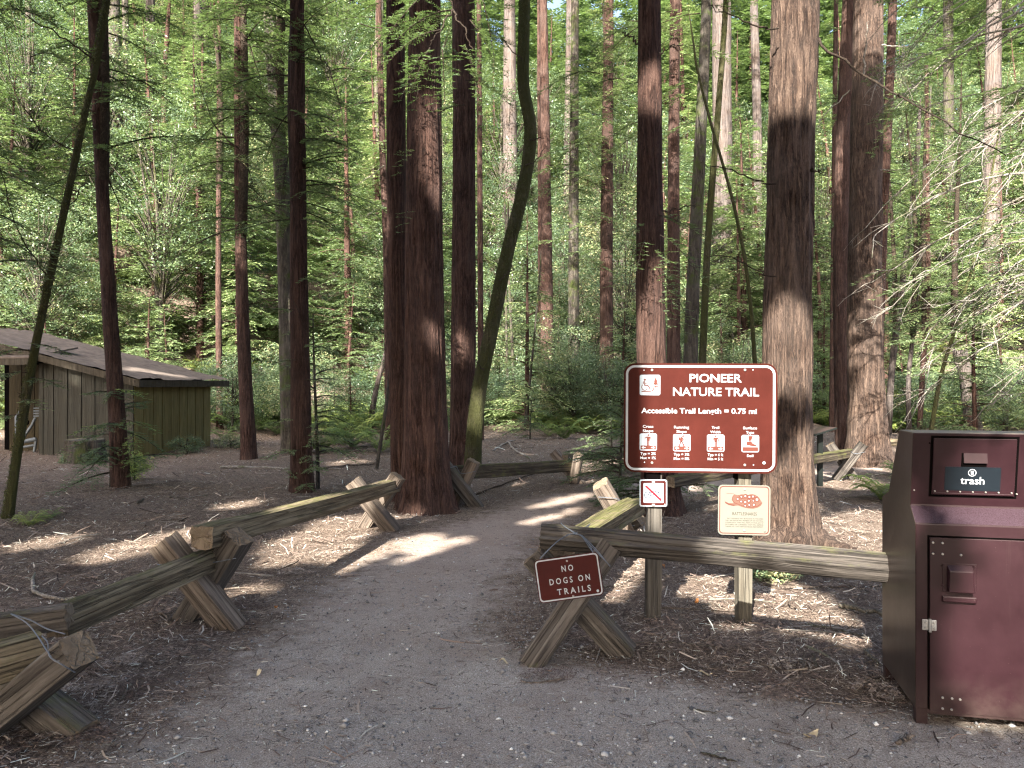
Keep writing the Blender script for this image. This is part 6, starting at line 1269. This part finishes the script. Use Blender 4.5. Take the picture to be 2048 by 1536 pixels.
stick('pale twig on the gravel left of the dry leaf', [(1538, 1464), (1584, 1476)], 0.004, WOODT)
stick('reddish bark chip lying in front of the bin foot', [(1792, 1495), (1826, 1481)], 0.011, WOODT)
stick('wood chip leaning on the foot of the grey crossed posts', [(1207, 1303), (1240, 1308), (1270, 1314)], 0.013, WOODT)
stick('long curved bare branch on the needles behind the mossy rail', [(72, 1150), (63, 1177), (74, 1194), (120, 1202), (164, 1202), (219, 1184), (275, 1168)], 0.014, TWIGW)
stick('short tan stick on the ground near the front left rail', [(262, 1376), (243, 1405)], 0.008, WOODY)
stick('curled pale bark near the foot of the second buck', [(319, 1234), (330, 1238), (337, 1250)], 0.010, WOODT)
stick('thin grey stick lying in the needles left of the fence', [(108, 1092), (150, 1082), (200, 1072)], 0.008, TWIGW)
stick('small pale stick in the clearing before the slim tree', [(338, 998), (376, 999)], 0.015, WOODG)
stick('short tan log piece on the clearing floor', [(275, 1012), (288, 1002)], 0.018, WOODY)
stick('fallen pole on the floor behind the straight reddish trunk', [(440, 936), (500, 938), (575, 941)], 0.024, TWIGW)
stick('reddish fallen pole between the reddish trunk and biggest trunk', [(640, 942), (700, 935), (760, 930)], 0.022, WOODT)
stick('long dark stick pointing at the trail bend post', [(950, 992), (1020, 968), (1088, 943)], 0.014, TWIGD)
stick('forked pale branch lying behind the far mossy rail', [(1016, 888), (1030, 905), (1062, 920)], 0.022, TWIGW)
stick('thin branch crossing behind the far mossy rail', [(985, 905), (1018, 888), (1060, 880)], 0.018, TWIGW)
stick('bent twig on the trail in front of the dog notice', [(1130, 1362), (1065, 1372), (1040, 1366)], 0.005, WOODT)
stick('dark twig beside the dog notice foot', [(1205, 1290), (1190, 1330)], 0.004, TWIGW)
stick('grey branch piece right of the curved branch', [(300, 1110), (350, 1100), (390, 1104)], 0.010, TWIGW)
for i in range(60):                                          # broken twigs piled on the shaded floor
    px, py = (random.uniform(880, 1240), random.uniform(862, 900)) if i % 3 == 0 else (random.uniform(20, 640), random.uniform(960, 1200)) if i % 3 == 1 else (random.uniform(1280, 1770), random.uniform(1120, 1330))
    g = G(px, py)
    if trail_sd([g.x], [g.y])[0] > -0.15: continue
    a_ = random.uniform(0, 6.28); l_ = random.uniform(0.15, 0.55); d = Vector((math.cos(a_), math.sin(a_), random.uniform(-0.02, 0.12))) * l_; r0 = random.uniform(0.004, 0.009)
    c = Vector((g.x, g.y, gz(g.x, g.y) + 0.02)); p = smooth_path([(0, 0, 0), tuple(d * 0.5 + Vector((random.gauss(0, 0.03), random.gauss(0, 0.03), 0.01))), tuple(d)], 8); ac = Acc(); ac.tube(p, np.linspace(r0, r0 * 0.4, 8), 5)
    o = ac.obj('broken_twig', random.choice((TWIGW, TWIGW, WOODG, TWIGD, WOODT)), None, Matrix.Translation(c)); tag(o, 'broken twig lying loose on the forest floor litter', 'twig', 'broken twigs on the forest floor')
PALEL = plain('dry_leaf', (0.50, 0.42, 0.28), 0.7, var=0.2); ORL = plain('orange_leaf', (0.42, 0.18, 0.06), 0.7, var=0.2)
for i, (px, py, l_, m, lab) in enumerate(((1008, 1329, 0.05, PALEL, 'pale dry leaf on the trail left of the dog notice'), (1412, 1353, 0.07, PALEL, 'pale dry leaf on the needles below the sign posts'), (1622, 1476, 0.10, PALEL, 'larger pale dry leaf on the gravel before the bin'), (1393, 1208, 0.06, ORL, 'orange dry leaf between the two sign posts'), (518, 1352, 0.05, PALEL, 'small white leaf on the gravel left of centre'), (1327, 1138, 0.05, ORL, 'orange dry leaf right of the first sign post'), (552, 1220, 0.05, ORL, 'orange leaf at the trail edge by the second buck'))):
    g = G(px, py); nx = 7; V = []; Fs = []
    for k_ in range(nx):
        t = k_ / (nx - 1); wv_ = l_ * 0.22 * math.sin(math.pi * min(1, max(0.03, t))) ; V += [(t * l_ - l_ / 2, -wv_, 0.012 * math.sin(t * 5 + i) + 0.008), (t * l_ - l_ / 2, 0, 0.012 * math.sin(t * 5 + i) + 0.002), (t * l_ - l_ / 2, wv_, 0.012 * math.sin(t * 5 + i) + 0.010)]
        if k_: q0 = 3 * k_; Fs += [(q0 - 3, q0, q0 + 1, q0 - 2), (q0 - 2, q0 + 1, q0 + 2, q0 - 1)]
    o = mk('dry_leaf', V, Fs, m, None, TRS((g.x, g.y, gz(g.x, g.y) + 0.012), -0.25 + i * 0.4), True); tag(o, lab, 'leaf')
